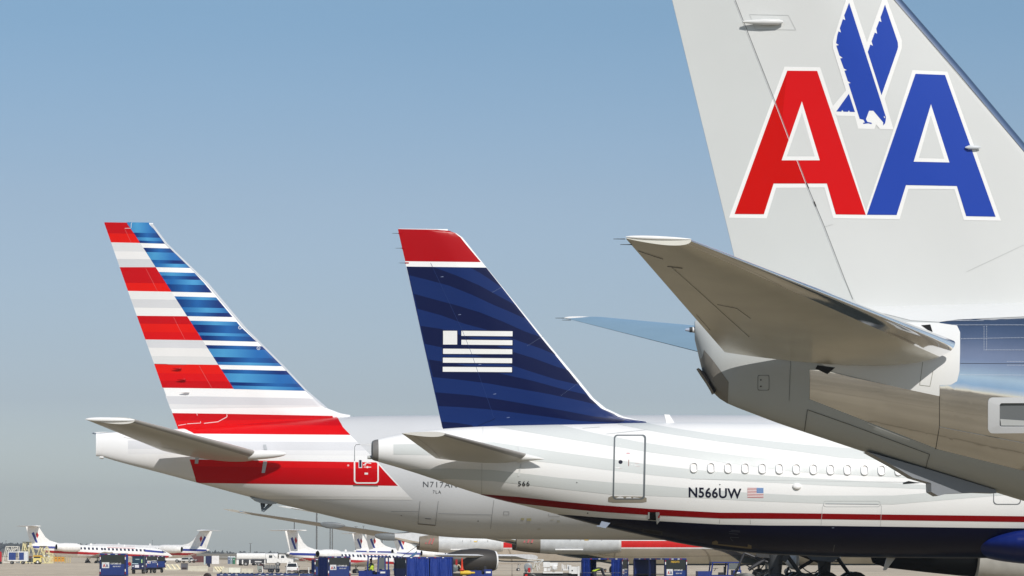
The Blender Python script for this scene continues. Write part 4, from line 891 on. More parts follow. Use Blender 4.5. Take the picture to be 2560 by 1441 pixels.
copy_thing(e1, put(916, 735, 33, -1, z=-.95), 'commuter jet with fin and sloping spine showing, second behind the middle jet')
copy_thing(e1, put(985, 700, 25, -1, z=-1.2), 'commuter jet mostly hidden by the grey tail cone, only part of its fin showing')
# ------------------------------------------------------------ twin-jets with rear engines, polished skin
def reartwin(label, M):
    t = thing('airliner', label, 'airplane', M, 'polished rear engine jets')
    J = Jet([(-.6, .25, 3.75), (.6, .55, 3.6), (4, 1.05, 3.35), (9.5, 1.7, 2.95), (35, 1.7, 2.95), (37.5, 1.5, 2.85), (39.5, .95, 2.6), (40.8, .3, 2.4)])
    a = J.hull((.8, .8, .8), m=1)
    J.band(9.2, 39, 2.62, 3.12, A(222, 20, 18, k=1)); J.band(9.2, 39, 3.12, 3.3, A(235, 235, 235)); J.band(9.2, 39, 3.3, 3.5, BJ); J.band(9, 39, 2.52, 2.62, A(230, 230, 230))
    for sd in (-1, 1):
        q = [Vector((-.62, sd * .27, 3.62)), Vector((2.0, sd * .86, 3.1)), Vector((3.0, sd * 1.0, 3.5)), Vector((2.2, sd * .7, 4.1)), Vector((-.62, sd * .27, 3.95))]; a.add(q, [tuple(range(5))], A(216, 218, 220), 0, False)
    a.build('fuselage', t, [GPAINT, METAL])
    fin_plate([(1.0, 4.2), (-1.4, 8.7), (3.2, 9.0), (7.5, 4.6), (7.5, 4.2)], .25, A(214, 216, 216), 'fin', t)
    for mir in (False, True):
        sd = -1 if not mir else 1
        Wing((4.0, -.05, 8.9), (-1.0, -.05, 8.9), (-.2, -6.1, 8.9), (-2.0, -6.1, 8.9), .05, .05).build('tailplane', t, A(214, 216, 216), A(180, 182, 184), [GPAINT], mirror=mir, K=3)
        Wing((26.5, -1.3, 1.75), (20.0, -1.3, 1.7), (17.2, -16.4, 2.75), (15.6, -16.4, 2.75), .05, .07).build('wing', t, A(226, 227, 228), METALC, [GPAINT, METAL], 1, .06, mirror=mir, K=8)
        a = Acc(); c = (0, sd * 2.75, 3.05)
        a.lathe([(3.4, .85), (4.4, .93), (6, .97), (7.6, .97), (8.7, .9), (9.3, .83)], 'x', c, A(208, 211, 213), 0, 32)
        a.lathe([(9.3, .83), (9.45, .8), (9.5, .74), (9.3, .7), (8.6, .66)], 'x', c, A(225, 226, 226), 0, 32); a.lathe([(8.6, .66), (8.6, .22), (9.0, .05)], 'x', c, A(120, 110, 95), 0, 20)
        a.lathe([(3.4, .85), (2.6, .78), (1.6, .62)], 'x', c, (.2, .17, .13), 0, 28); a.lathe([(1.6, .62), (1.6, .5), (2.2, .48), (2.2, .05)], 'x', c, (.02, .02, .02), 0, 20)
        if sd < 0:
            for i in range(3):
                x = 2.1 + i * .28; rr = .72 + .07 * i
                a.add([Vector((x + dx, sd * 2.75 + sd * math.cos(g) * (rr + .03), 3.05 + math.sin(g) * (rr + .03))) for dx, g in ((0, -.1), (.12, -.1), (.34, .55), (.22, .55))], [(0, 1, 2, 3)], A(170, 60, 60), 0, False)
            for x in (7.0, 6.4, 5.6, 8.0): a.add([Vector((x + dx, sd * 2.75 + sd * math.cos(g) * .985, 3.05 + math.sin(g) * .985)) for dx, g in ((0, .1), (.03, .1), (.03, .3), (0, .3))], [(0, 1, 2, 3)], A(100, 102, 104), 0, False)
            a.add([Vector((x, sd * 2.75 + sd * math.cos(g) * 1.0, 3.05 + math.sin(g) * 1.0)) for x, g in ((6.7, .1), (7.0, .1), (7.0, .2), (6.7, .2))], [(0, 1, 2, 3)], A(225, 190, 90), 0, False)
            a.box(4.5, 6.6, sd * 3.66 - .04, sd * 3.66 + .04, 2.42, 2.52, A(245, 245, 245))
        a.build('engine', t, [GPAINT, METAL])
        a = Acc(); a.box(3.6, 8.2, min(sd * 1.0, sd * 2.0), max(sd * 1.0, sd * 2.0), 3.0, 3.25, A(190, 192, 194)); a.build('engine_pylon', t)
    for y in (-2.5, 2.5): gear(t, 20.6, y, 1.6, .5, .34)
    gear(t, 37, 0, 1.6, .33, .2)
    return t
m2_ = reartwin('polished jet with red stripe and long grey engine, under the blue striped belly', put(1233, 290, 3))
copy_thing(m2_, put(1003, 362, 4, 0, z=0), 'polished jet with blunt grey tail cone and engine, behind the curtained baggage cart')
# ------------------------------------------------------------ airliner whose long thin wing shows under the left airliner
def farliner(label, M, wingx=0):
    t = thing('airliner', label, 'airplane', M, 'airliners seen by their wings')
    J = Jet([(0, .25, 4.9), (3, .8, 4.6), (10, 1.85, 3.75), (30, 1.85, 3.75), (33, 1.5, 3.6), (35.3, .8, 3.2), (36.2, .2, 3.0)]); a = J.hull((.8, .8, .8), m=1, dx=1); a.build('fuselage', t, [GPAINT, METAL])
    return t
fl4 = Fr(Vector(((1230 - CX) / F * 398, 398, 0)), 62)
t4 = farliner('airliner behind, only its long thin wing with two grey pods seen under the left belly', fl4.M)
pr = lambda u, v, D: fl4.Mi @ at(u, v, D)
wA = Wing(pr(1080, 1359, 405), pr(1040, 1342, 399), pr(600, 1280, 388), pr(556, 1272.5, 387), .05, .06)
wA.build('wing', t4, A(165, 161, 152), METALC, [GPAINT, METAL], 1, .10, K=10)
for (u, v, L, h) in ((832, 1312, 62, 9), (975, 1341, 76, 10)):
    a = Acc(); c = pr(u, v, 391); d = (pr(u + L / 2, v + 2, 391) - pr(u - L / 2, v - 2, 391)); rs = []
    for i in range(15):
        k = i / 14; rr = .42 * math.sin(math.pi * min(.999, max(.001, k ** .8))) ** .6 * h / 9 + .01; C = c + d * (k - .5); rs.append([C + Vector((.5 * rr * math.cos(g), .0, 0)) * 0 + Vector((0, rr * math.cos(g), rr * math.sin(g) * (1.0 if math.sin(g) < 0 else .6))) for g in [2 * math.pi * q / 14 for q in range(14)]])
    a.rings(rs, A(120, 125, 128), 0, True); a.build('flap_fairing', t4)
fl5 = Fr(Vector(((1330 - CX) / F * 520, 520, 0)), 60)
t5 = thing('airliner', 'airliner far behind, seen only as a short thin wingtip above the pods', 'airplane', fl5.M, 'airliners seen by their wings')
pr5 = lambda u, v, D: fl5.Mi @ at(u, v, D)
J = Jet([(0, .25, 4.9), (3, .8, 4.6), (10, 1.85, 3.75), (30, 1.85, 3.75), (33, 1.5, 3.6), (36.2, .2, 3.0)]); a = J.hull((.8, .8, .8), m=1, dx=1); a.build('fuselage', t5, [GPAINT, METAL])
Wing(pr5(1150, 1340, 528), pr5(1120, 1332, 522), pr5(730, 1270, 512), pr5(692, 1265, 511), .05, .05).build('wing', t5, A(220, 221, 222), A(200, 205, 210), [GPAINT, METAL], K=8)
# polished airliner with an engine below its wing, beside the curtained cart
fl6 = Fr(Vector(((1290 - CX) / F * 332, 332, 0)), 20)
t6 = thing('airliner', 'dark polished airliner with one engine under its thin white wing, beside the curtained cart', 'airplane', fl6.M, None)
J = Jet([(-4, .3, 3.9), (0, .8, 3.7), (5, 1.5, 3.2), (12, 1.85, 3.1), (30, 1.85, 3.1), (33, 1.2, 2.8), (35, .3, 2.6)]); a = J.hull((.8, .8, .8), m=1, dx=1); a.build('fuselage', t6, [GPAINT, METAL])
p6 = lambda u, v, D: fl6.Mi @ at(u, v, D)
Wing(p6(1345, 1394, 333), p6(1290, 1391, 329), p6(1110, 1389.5, 322), p6(1085, 1388, 320), .05, .05).build('wing', t6, A(235, 236, 238), A(220, 222, 225), [GPAINT, METAL], K=6)
a = Acc(); c = p6(1175, 1402, 326)
a.lathe([(-2.6, .35), (-2.0, .62), (-.8, .95), (.6, 1.05), (1.6, .98), (2.15, .86)], 'x', c, (.045, .04, .035), 0, 32); a.lathe([(2.15, .86), (2.3, .82), (2.3, .74), (2.1, .7)], 'x', c, A(240, 240, 240), 0, 32); a.lathe([(2.1, .7), (1.4, .66), (1.4, .03)], 'x', c, (.03, .03, .03), 0, 20); a.build('engine', t6, [GPAINT, METAL])  # polished cowl painted near black, its shade put into the colour
# ------------------------------------------------------------ gear, engine and fairing of the left airliner, seen under the middle one
def L3(u, v, y): return f3.bp(u, v, y)
for (u, y) in ((1937, -5.4), (2060, 5.4)):
    p = L3(u, 1373, y); a = Acc(); gx = p.x
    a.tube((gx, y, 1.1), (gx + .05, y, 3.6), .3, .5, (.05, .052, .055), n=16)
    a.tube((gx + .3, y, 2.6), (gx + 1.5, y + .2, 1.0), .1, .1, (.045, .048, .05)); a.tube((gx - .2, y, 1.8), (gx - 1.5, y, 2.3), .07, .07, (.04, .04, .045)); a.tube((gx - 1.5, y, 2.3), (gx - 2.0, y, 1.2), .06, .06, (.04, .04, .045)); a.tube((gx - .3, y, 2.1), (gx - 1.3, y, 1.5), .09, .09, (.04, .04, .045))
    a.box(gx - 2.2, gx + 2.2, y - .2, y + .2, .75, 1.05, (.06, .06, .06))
    pts_ = [(gx - 2.0 + .25 * i, y - .3, 1.5 + .25 * math.sin(i * .9)) for i in range(10)]
    for p_, q_ in zip(pts_, pts_[1:]): a.tube(p_, q_, .03, .03, (.02, .02, .02), n=6)
    o = a.build('landing_gear', j3)
    for dx in (-1.5, 0, 1.5):
        for dy in (-.7, .7): b_ = Acc(); b_.wheel((gx + dx, y + dy, .67), .67, .5, (.015, .015, .016), A(120, 120, 120)); b_.build('wheel', o)
gd = Acc(); q = [L3(u, v, .5) for u, v in ((2010, 1385), (2110, 1385), (2082, 1406), (2030, 1400))]; gd.add(q + [p + Vector((0, .12, 0)) for p in q], [(0, 1, 2, 3), (4, 5, 6, 7), (2, 3, 7, 6), (1, 2, 6, 5), (0, 3, 7, 4)], A(120, 128, 140), 0, False); gd.build('gear_door', j3)
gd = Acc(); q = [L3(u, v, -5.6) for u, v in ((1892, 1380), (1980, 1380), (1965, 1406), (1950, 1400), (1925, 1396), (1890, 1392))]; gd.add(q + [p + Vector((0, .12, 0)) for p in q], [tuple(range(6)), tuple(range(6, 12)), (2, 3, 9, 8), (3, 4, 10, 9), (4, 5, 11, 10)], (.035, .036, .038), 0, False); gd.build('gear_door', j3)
a = Acc(); c = L3(1982, 1402, -3.0); a.lathe([(-.42, .02), (-.36, .16), (-.1, .42), (.1, .46), (.24, .36), (.3, .2), (.32, .02)], 'x', c, A(236, 237, 238)); a.build('flap_fairing', j3)
c = L3(2430, 1366, -9.6)
a = Acc(); a.lathe([(-.02, 1.55), (.02, 1.78), (1.5, 1.95), (4, 2.05), (6, 1.9), (6.6, 1.7), (6.2, 1.6), (5.5, 1.55)], 'x', c, A(206, 204, 198), 0, 48); a.lathe([(-.02, 1.55), (1.2, 1.5)], 'x', c, (.02, .02, .02), 0, 40)
a.lathe([(5.5, 1.55), (5.5, .05)], 'x', c, (.03, .03, .03), 0, 30); a.build('engine', j3, [GPAINT])
a = Acc(); a.lathe([(1.2, 1.5), (-.5, 1.42), (-2.2, 1.25), (-4.2, 1.02), (-4.8, .8), (-4.7, .6)], 'x', c, (.018, .02, .021), 0, 40); a.lathe([(-3.5, .7), (-5.0, .35), (-5.6, .03)], 'x', c, (.03, .03, .03), 0, 24); a.build('engine_exhaust', j3, [mat('matte_black_metal', (.01, .011, .012), .9, spec=.05)])  # core exhaust in an even matte black
a = Acc(); q = [L3(u, v, -9.6) for u, v in ((2170, 1340), (2600, 1340), (2600, 1380), (2360, 1398), (2200, 1398))]
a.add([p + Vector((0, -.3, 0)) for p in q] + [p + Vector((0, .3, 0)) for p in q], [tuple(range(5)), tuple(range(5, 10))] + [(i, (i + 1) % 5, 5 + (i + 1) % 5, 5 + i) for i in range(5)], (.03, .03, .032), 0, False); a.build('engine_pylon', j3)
for mir in (False, True):
    Wing((46, -2.9, 3.9), (34, -2.9, 3.7), (36, -24, 5.8), (32.5, -24, 5.7), .05, .06).build('wing', j3, A(206, 208, 210), A(200, 202, 204), [PAINT], mirror=mir, K=6)
# gear and wings outside the picture for the other two
for y in (-3.8, 3.8):
    gear(j2, 22.5, y, 2.6, .58, .42); gear(j1, 24.5, y * 1.2, 2.4, .58, .42)
gear(j2, 39.5, 0, 2.6, .38, .22); gear(j1, 44, 0, 2.4, .4, .25); gear(j3, 67, 0, 3.2, .5, .3)

# ============================================================ ground equipment
YL = A(226, 206, 120); YD = A(214, 168, 50); WC = A(240, 240, 238); BC = A(30, 54, 136, k=1); BD = A(22, 34, 84, k=1); BK = (.02, .02, .022); GC = A(205, 200, 182); RC = A(190, 24, 34, k=1)
def gput(u, D, yaw=0, z=None): return put(u, D, yaw, 0, z)
def part(name, t, f, mats=None):
    a = Acc(); f(a); return a.build(name, t, mats)
def wheels(t, pts, r, w, hub=(.3, .3, .3)):
    for p in pts: part('wheel', t, lambda a: a.lathe([(-w / 2, r * .8), (-w / 2.6, r), (w / 2.6, r), (w / 2, r * .8)], 'x', (p[0], p[1], r), (.02, .02, .02), 0, 14, True).lathe([(-w / 2 - .015, r * .5), (w / 2 + .015, r * .5)], 'x', (p[0], p[1], r), hub, 0, 12, True))
def logo_sign(a, x0, z0, w, y, full=True):
    a.box(x0, x0 + w, y - .012, y, z0, z0 + w * .8, A(225, 225, 226))
    def tr(pts, c): a.add([(x0 + w * p, y - .018, z0 + w * .8 * q) for p, q in pts], [tuple(range(len(pts)))], c, 0, False)
    for k, c in ((.12, A(190, 60, 60)), (.5, A(60, 70, 120))):
        tr([(k, .15), (k + .13, .68), (k + .2, .68), (k + .12, .15 + .0)], c); tr([(k + .13, .68), (k + .24, .68), (k + .38, .15), (k + .27, .15)], c); tr([(k + .1, .28), (k + .28, .28), (k + .26, .38), (k + .12, .38)], c)
    tr([(.42, .95), (.5, .6), (.58, .95), (.5, .75)], A(70, 75, 110))
def textm(a, txt, x, z, h, y, col, bold=.01, sx=1):
    for p in text_polys(txt, 0, 0, h, sx, bold): a.add([(x + q[0], y, z - q[1]) for q in p], [tuple(range(len(p)))], col, 0, False)
def bag_cart(label, M, W=1.7, L=2.9, H=2.2, zb=.72, sign=True, side='curtain', group='blue baggage carts', extra='', roofc=BC):
    t = thing('baggage_cart', label, 'baggage cart', M, group)
    part('chassis', t, lambda a: a.box(-W / 2 - .07, W / 2 + .07, -L / 2 - .08, L / 2 + .05, zb - .07, zb + .02, BD).box(-W / 2 + .2, W / 2 - .2, -L / 2 + .1, L / 2 - .1, .35, zb - .07, (.02, .02, .02)))
    wheels(t, [(sx * (W / 2 - .15), sy * L * .34) for sx in (-1, 1) for sy in (-1, 1)], .22, .12)
    part('roof', t, lambda a: a.box(-W / 2 - .02, W / 2 + .02, -L / 2 - .02, L / 2 + .02, H - .09, H, roofc))
    for sx in (-1, 1):
        for sy in (-1, 1):
            part('post', t, lambda a: a.box(sx * W / 2 - .05, sx * W / 2 + .05, sy * L / 2 - .05, sy * L / 2 + .05, zb, H - .09, BD))
    def endp(a):
        y = -L / 2
        a.box(-W / 2 + .05, W / 2 - .05, y - .015, y + .02, zb + .02, zb + (H - zb) * .52, A(28, 56, 126, k=1)); a.box(-W / 2 + .05, W / 2 - .05, y - .012, y + .02, zb + (H - zb) * .52, H - .09, A(44, 50, 48, k=1))
        if sign:
            logo_sign(a, -W / 2 + .12, zb + (H - zb) * .33, W * .29, y - .02)
            textm(a, 'CUSTOMER-USE', -W / 2 + .14 + W * .33, zb + (H - zb) * .50, .1, y - .022, A(235, 235, 235), .02, .72)
            textm(a, 'SIDE OF CART', -W / 2 + .14 + W * .42, zb + (H - zb) * .38, .075, y - .022, A(225, 225, 225), .02, .78)
        if extra: textm(a, extra, -.4, H - .3, .13, y - .022, A(220, 180, 60), .02, .9)
        for k in range(2): a.box(-.35 + k * .5, -.18 + k * .5, y - .03, y - .02, H - .075, H - .03, A(240, 240, 240)); a.box(-.55 + k * .92, -.4 + k * .92, y - .03, y - .02, H - .075, H - .03, A(170, 30, 50, k=1))
    part('end_panel', t, endp)
    part('end_panel', t, lambda a: a.box(-W / 2 + .05, W / 2 - .05, L / 2 - .02, L / 2 + .015, zb + .02, H - .09, A(28, 52, 124, k=1)))
    for sx in (-1, 1):
        for (z0, z1, c) in ((H - .42, H - .24, A(240, 240, 240)), (H - .22, H - .12, A(170, 30, 50, k=1)), (zb + .25, zb + .42, A(240, 240, 240)), (zb + .1, zb + .22, A(170, 30, 50, k=1))):
            part('reflector', t, lambda a: a.box(sx * W / 2 - .03, sx * W / 2 + .03, -L / 2 - .07, -L / 2 - .051, z0, z1, c))
    def curt(a, sx, y0, y1):
        n = 70; rs = []
        for k in range(7):
            z = zb + .03 + (H - .1 - zb - .03) * k / 6; row = []
            for i in range(n + 1):
                y = y0 + (y1 - y0) * i / n; w_ = (.055 - .03 * k / 6) * math.sin(i * .55 + math.sin(i * .21) * 2 + k * .25) + .015 * math.sin(i * 1.9 + k)
                row.append(Vector((sx * (W / 2 + .01) + w_, y, z)))
            rs.append(row)
        a.rings(rs, A(36, 66, 156, k=1), 0, False, closed=False)
    for sx in (-1, 1):
        if side == 'curtain':
            part('curtain', t, lambda a: curt(a, sx, -L / 2 + .05, -.03)); part('curtain', t, lambda a: curt(a, sx, .03, L / 2 - .05))
        elif side == 'half':
            part('curtain', t, lambda a: curt(a, sx, -L / 2 + .05, -L / 2 + .75)); part('curtain', t, lambda a: curt(a, sx, L / 2 - .6, L / 2 - .05)); part('rail', t, lambda a: a.box(sx * W / 2 - .02, sx * W / 2 + .02, -L / 2, L / 2, zb + .62, zb + .66, A(120, 120, 124)))
        else: part('side_post', t, lambda a: a.box(sx * W / 2 - .05, sx * W / 2 + .05, -.06, .06, zb, H - .09, BD))
        part('side_reflector_strip', t, lambda a: [a.box(sx * (W / 2 + .03) - .008, sx * (W / 2 + .03) + .008, -L / 2 + .3 + k * .62, -L / 2 + .44 + k * .62, H - .075, H - .02, A(240, 240, 240) if k % 2 == 0 else A(170, 30, 50, k=1)) for k in range(int(L / .62))])
    if side == 'open': part('shelf', t, lambda a: a.box(-W / 2 + .06, W / 2 - .06, -L / 2 + .06, L / 2 - .06, zb + .6, zb + .63, (.06, .055, .045)))
    part('towbar', t, lambda a: a.tube((0, -L / 2, .5), (0, -L / 2 - .8, .4), .03, col=BK))
    return t
bag_cart('blue baggage cart end-on beneath the leftmost commuter jet, with AA sign', gput(285, 260, 3))
bag_cart('narrow blue cart just right of the small teal-windowed tractor, partly hidden behind it', gput(372, 395, 22), W=1.2, L=2.2, H=1.85, zb=.6)
bag_cart('narrow blue curtained cart, second behind the teal-windowed tractor', gput(386, 404, 40), W=1.2, L=2.2, H=1.8, zb=.6, sign=False)
bag_cart('blue baggage cart with AA sign directly left of the tractor with a driver', gput(836, 278, 16), W=1.6, L=3.0, H=1.97, zb=.5)
bag_cart('blue cart seen as a thin sliver left of the AA cart beside the tractor driver', gput(797, 292, 8), W=.8, L=2.6, H=1.75, zb=.5, sign=False)
bag_cart('blue cart with large rippled curtains at the centre, under the polished engine', gput(1059, 275, -66), W=2.2, L=3.6, H=1.93, zb=.2, sign=False)
bag_cart('blue cart with tied curtains where a worker in a yellow vest bends down', gput(1512, 268, 72), W=1.5, L=2.9, H=1.85, zb=.2, side='half')
bag_cart('blue cart with dark open sides and a yellow word above its AA sign', gput(1650, 256, 34), W=1.75, L=3.5, H=1.88, zb=.2, side='open', extra='FREIGHTS')
# ---- people: one continuous skin body each
def person(label, M, joints, edges, radii, colors, parts=()):
    t = thing('person', label, 'person', M)
    me = bpy.data.meshes.new('body'); me.from_pydata([Vector(j) for j in joints], edges, []); o = bpy.data.objects.new('body', me); COL.objects.link(o); o.parent = t
    o.modifiers.new('s', 'SKIN'); o.modifiers.new('u', 'SUBSURF').levels = 1; o.modifiers['u'].render_levels = 2
    for i, r in enumerate(radii): me.skin_vertices[0].data[i].radius = (r, r)
    me.skin_vertices[0].data[0].use_root = True
    me.materials.append(mat('navy_uniform', (.02, .022, .035), .8)); return t, o
VEST = mat('hi_vis', A(205, 232, 60), .6, noise=.15, nscale=9); SKIN = mat('skin', (.35, .2, .13), .55); CLOTH = mat('navy_uniform', (.02, .022, .035), .8)
def vest(t, rings_):
    a = Acc(); rs = []
    for (c, rx, ry, ax) in rings_:
        c = Vector(c); ax = Vector(ax).normalized(); s_ = Vector((1, 0, 0)); f_ = ax.cross(s_).normalized()
        rs.append([c + s_ * rx * math.cos(g) + f_ * ry * math.sin(g) for g in [2 * math.pi * k / 14 for k in range(14)]])
    a.rings(rs, (1, 1, 1), 0, False); a.build('vest', t, [VEST])
def head(t, c, r=.105, cap=BK):
    a = Acc(); c = Vector(c); rs = []
    for i in range(9):
        f = math.pi * i / 8; k = 1 - .18 * (math.cos(f) < -.2) * abs(math.cos(f)); rs.append([c + Vector((r * .8 * math.sin(f) * math.cos(g) * k, r * .95 * math.sin(f) * math.sin(g) * k, r * 1.15 * math.cos(f))) for g in [2 * math.pi * q / 12 for q in range(12)]])
    a.rings(rs, (1, 1, 1), 0, True); a.tube(c + Vector((.02, -.1, 0)), c + Vector((.03, -.125, -.02)), .015, .01, (1, 1, 1)); a.build('head', t, [SKIN])
    a = Acc(); a.lathe([(.0, .1), (.06, .098), (.1, .07), (.125, .01)], 'z', c + Vector((0, 0, .01)), cap, 0, 14); a.build('hair', t)
def hands(t, pts):
    for h_, d in pts:
        a = Acc(); h_ = Vector(h_); d = Vector(d).normalized(); s_ = d.orthogonal().normalized(); a.tube(h_ - d * .04, h_ + d * .05, .035, .04, (1, 1, 1), n=8)
        for k in range(4): q = h_ + d * .05 + s_ * (-.03 + .02 * k); a.tube(q, q + d * (.06 + .01 * (k % 2)) + Vector((0, 0, -.02)), .009, .007, (1, 1, 1), n=6)
        a.tube(h_ + s_ * .035, h_ + s_ * .06 + d * .05, .011, .008, (1, 1, 1), n=6); a.build('hand', t, [SKIN])
E = [(0, 1), (1, 2), (2, 3), (3, 4), (3, 5), (5, 6), (6, 7), (3, 8), (8, 9), (9, 10), (0, 11), (11, 12), (12, 13), (13, 14), (0, 15), (15, 16), (16, 17), (17, 18)]
RD = [.15, .15, .16, .12, .06, .07, .05, .04, .07, .05, .04, .11, .08, .055, .05, .11, .08, .055, .05]
def fig(label, M, J, vr, hc, hp):
    t, o = person(label, M, J, E, RD, None); vest(t, vr); head(t, hc); hands(t, hp); return t
# worker bending forward (facing +x)
fig('worker in a yellow-green vest bending forward beside the cart with tied curtains', gput(1493, 262, 10),
    [(-.25, 0, .95), (-.12, 0, 1.05), (.1, 0, 1.14), (.33, 0, 1.12), (.45, 0, 1.08), (.33, -.19, 1.08), (.42, -.22, .8), (.55, -.2, .6), (.33, .19, 1.08), (.42, .22, .8), (.55, .2, .6), (-.25, -.1, .88), (-.15, -.12, .48), (-.22, -.12, .08), (-.08, -.12, .04), (-.25, .1, .88), (-.15, .12, .48), (-.22, .12, .08), (-.08, .12, .04)],
    [((-.22, 0, .98), .17, .19, (1, 0, .5)), ((-.05, 0, 1.08), .19, .2, (1, 0, .35)), ((.15, 0, 1.14), .18, .21, (1, 0, .1)), ((.34, 0, 1.12), .13, .17, (1, 0, -.1))], (.56, 0, 1.02), [((.57, -.2, .57), (.3, 0, -1)), ((.57, .2, .57), (.3, 0, -1))])
# ---- tractors
def cab_tractor(label, M, roof=True, L=2.9, W=1.45, H=1.88, driver=None, num=''):
    t = thing('baggage_tractor', label, 'tractor', M, 'blue baggage tractors')
    part('body', t, lambda a: a.box(-L / 2, L / 2, -W / 2, W / 2, .3, .72, BC).box(-L / 2, -L / 2 + .95, -W / 2 + .05, W / 2 - .05, .722, .98, BC).box(L / 2 - .55, L / 2, -W / 2 + .03, W / 2 - .03, .722, 1.05, BC).box(L / 2 - .45, L / 2 - .1, -W / 2 + .01, -W / 2 + .028, .8, .92, WC))
    wheels_y(t, [(-L * .3, -W / 2 + .1), (-L * .3, W / 2 - .1), (L * .3, -W / 2 + .1), (L * .3, W / 2 - .1)], .3, .2)
    if roof:
        part('roof', t, lambda a: a.box(-L * .18, L / 2 - .02, -W / 2, W / 2, H - .08, H, BC))
        for x, x2 in ((-L * .2, -L * .16), (L * .18, L * .2), (L / 2 - .1, L / 2 - .12)):
            for y in (-W / 2 + .06, W / 2 - .06): part('cab_post', t, lambda a: a.tube((x, y, .72), (x2, y, H - .08), .05, .05, BC, n=8))
        part('windscreen', t, lambda a: a.box(L * .2, L / 2 - .14, -W / 2 + .03, -W / 2 + .04, 1.1, H - .1, (.12, .13, .13)), [mat('cab_glass', (.12, .14, .15), .05, spec=.8, alpha=1)])
    part('seat', t, lambda a: a.box(0, .45, -.25, .25, .72, .9, BK).box(.38, .5, -.25, .25, .9, 1.3, BK)); part('steering_wheel', t, lambda a: a.tube((-.3, 0, .98), (-.2, 0, 1.15), .02, .02, BK).lathe([(-.01, .17), (.01, .19), (.02, .17)], 'z', (-.2, 0, 1.16), BK))
    part('headlight', t, lambda a: a.box(-L / 2 - .02, -L / 2 - .002, -W / 2 + .1, -W / 2 + .28, .5, .62, WC)); part('headlight', t, lambda a: a.box(-L / 2 - .02, -L / 2 - .002, W / 2 - .28, W / 2 - .1, .5, .62, WC))
    return t
def wheels_y(t, pts, r, w, hub=(.3, .3, .3)):
    for p in pts: part('wheel', t, lambda a: a.wheel((p[0], p[1], r), r, w, (.02, .02, .02), hub))
cab_tractor('blue tractor with roofed cab and driver between two baggage carts at centre', gput(936, 268, -8), L=2.0, H=2.0)
fig('seated driver in a yellow-green vest inside the roofed blue tractor', gput(928, 268, 180),
    [(0, 0, .98), (0, 0, 1.1), (0, 0, 1.3), (0, 0, 1.48), (0, 0, 1.58), (0, -.18, 1.44), (.12, -.24, 1.2), (.3, -.15, 1.18), (0, .18, 1.44), (.12, .24, 1.2), (.3, .15, 1.18), (.05, -.1, .96), (.45, -.12, .98), (.5, -.12, .6), (.62, -.12, .55), (.05, .1, .96), (.45, .12, .98), (.5, .12, .6), (.62, .12, .55)],
    [((0, 0, 1.0), .18, .16, (0, 0, 1)), ((0, 0, 1.2), .19, .17, (0, 0, 1)), ((0, 0, 1.38), .2, .16, (0, 0, 1)), ((0, 0, 1.5), .12, .11, (0, 0, 1))], (0.02, 0, 1.7), [((.33, -.14, 1.18), (1, 0, -.2)), ((.33, .14, 1.18), (1, 0, -.2))])
cab_tractor('blue tractor with open roofed cab at right, under the navy belly', gput(1796, 262, 4), L=3.0, H=1.62)
cab_tractor('low blue tractor without roof beside the orange cone', gput(1198, 270, 6), roof=False, L=1.7)
t = thing('baggage_tractor', 'small tractor facing the camera with teal windscreen, right of the leftmost cart', 'tractor', gput(346, 385, 0), 'blue baggage tractors')
part('cab', t, lambda a: a.box(-.62, .62, -.5, 1.2, .45, 1.05, BD).box(-.58, .58, -.42, 1.1, 1.052, 1.72, A(20, 60, 84, k=1)).box(-.66, .66, -.5, 1.2, 1.722, 1.8, BD).box(-.6, .05, -.53, -.51, .98, 1.05, A(200, 225, 235)).box(-.3, .12, -.54, -.515, .62, .9, A(225, 225, 235)).box(-.25, .15, -.44, -.425, 1.42, 1.5, A(150, 180, 185)).box(.35, .45, -.5, -.43, 1.1, 1.45, A(190, 225, 150)))
part('bumper', t, lambda a: a.box(-.68, .68, -.62, -.502, .4, .5, BK)); wheels(t, [(-.5, -.2), (.5, -.2), (-.5, .9), (.5, .9)], .24, .2)
for x in (-.48, .48): part('headlight', t, lambda a: a.lathe([(-.56, .07), (-.5, .08)], 'y', (x, 0, .76), A(230, 235, 240), 0, 12, True))
# ---- service truck with white machinery
t = thing('service_truck', 'white lavatory service truck with tank, pump and hose reel at centre', 'truck', gput(1385, 272, 0))
sx_ = 28.63 / 1
def P5(x, y): return ((1290 + x / 10.67 - 1385) / 34.9, 2.5 - (1371 + y / 10.67 - 1373) / 34.9)
def bx5(a, x0, y0, x1, y1, ya, yb, c): X0, Z1 = P5(x0, y0); X1, Z0 = P5(x1, y1); a.box(X0, X1, ya, yb, Z0, Z1, c)
part('tank', t, lambda a: (bx5(a, 725, 365, 905, 500, -.5, .6, WC), bx5(a, 740, 510, 820, 610, -.45, .5, WC), bx5(a, 835, 515, 930, 600, -.42, .5, A(225, 226, 226)), bx5(a, 906, 385, 1110, 470, -.3, .5, A(232, 232, 230))))
part('pump', t, lambda a: a.lathe([(-.75, .12), (-.7, .19), (-.55, .2), (-.5, .2), (.3, .2)], 'y', (P5(1025, 540)[0], 0, P5(0, 520)[1]), WC, 0, 20, True))
part('chassis', t, lambda a: (bx5(a, 720, 625, 1250, 665, -.55, .6, WC), bx5(a, 200, 660, 1700, 1000, -.4, .7, (.03, .03, .032))))
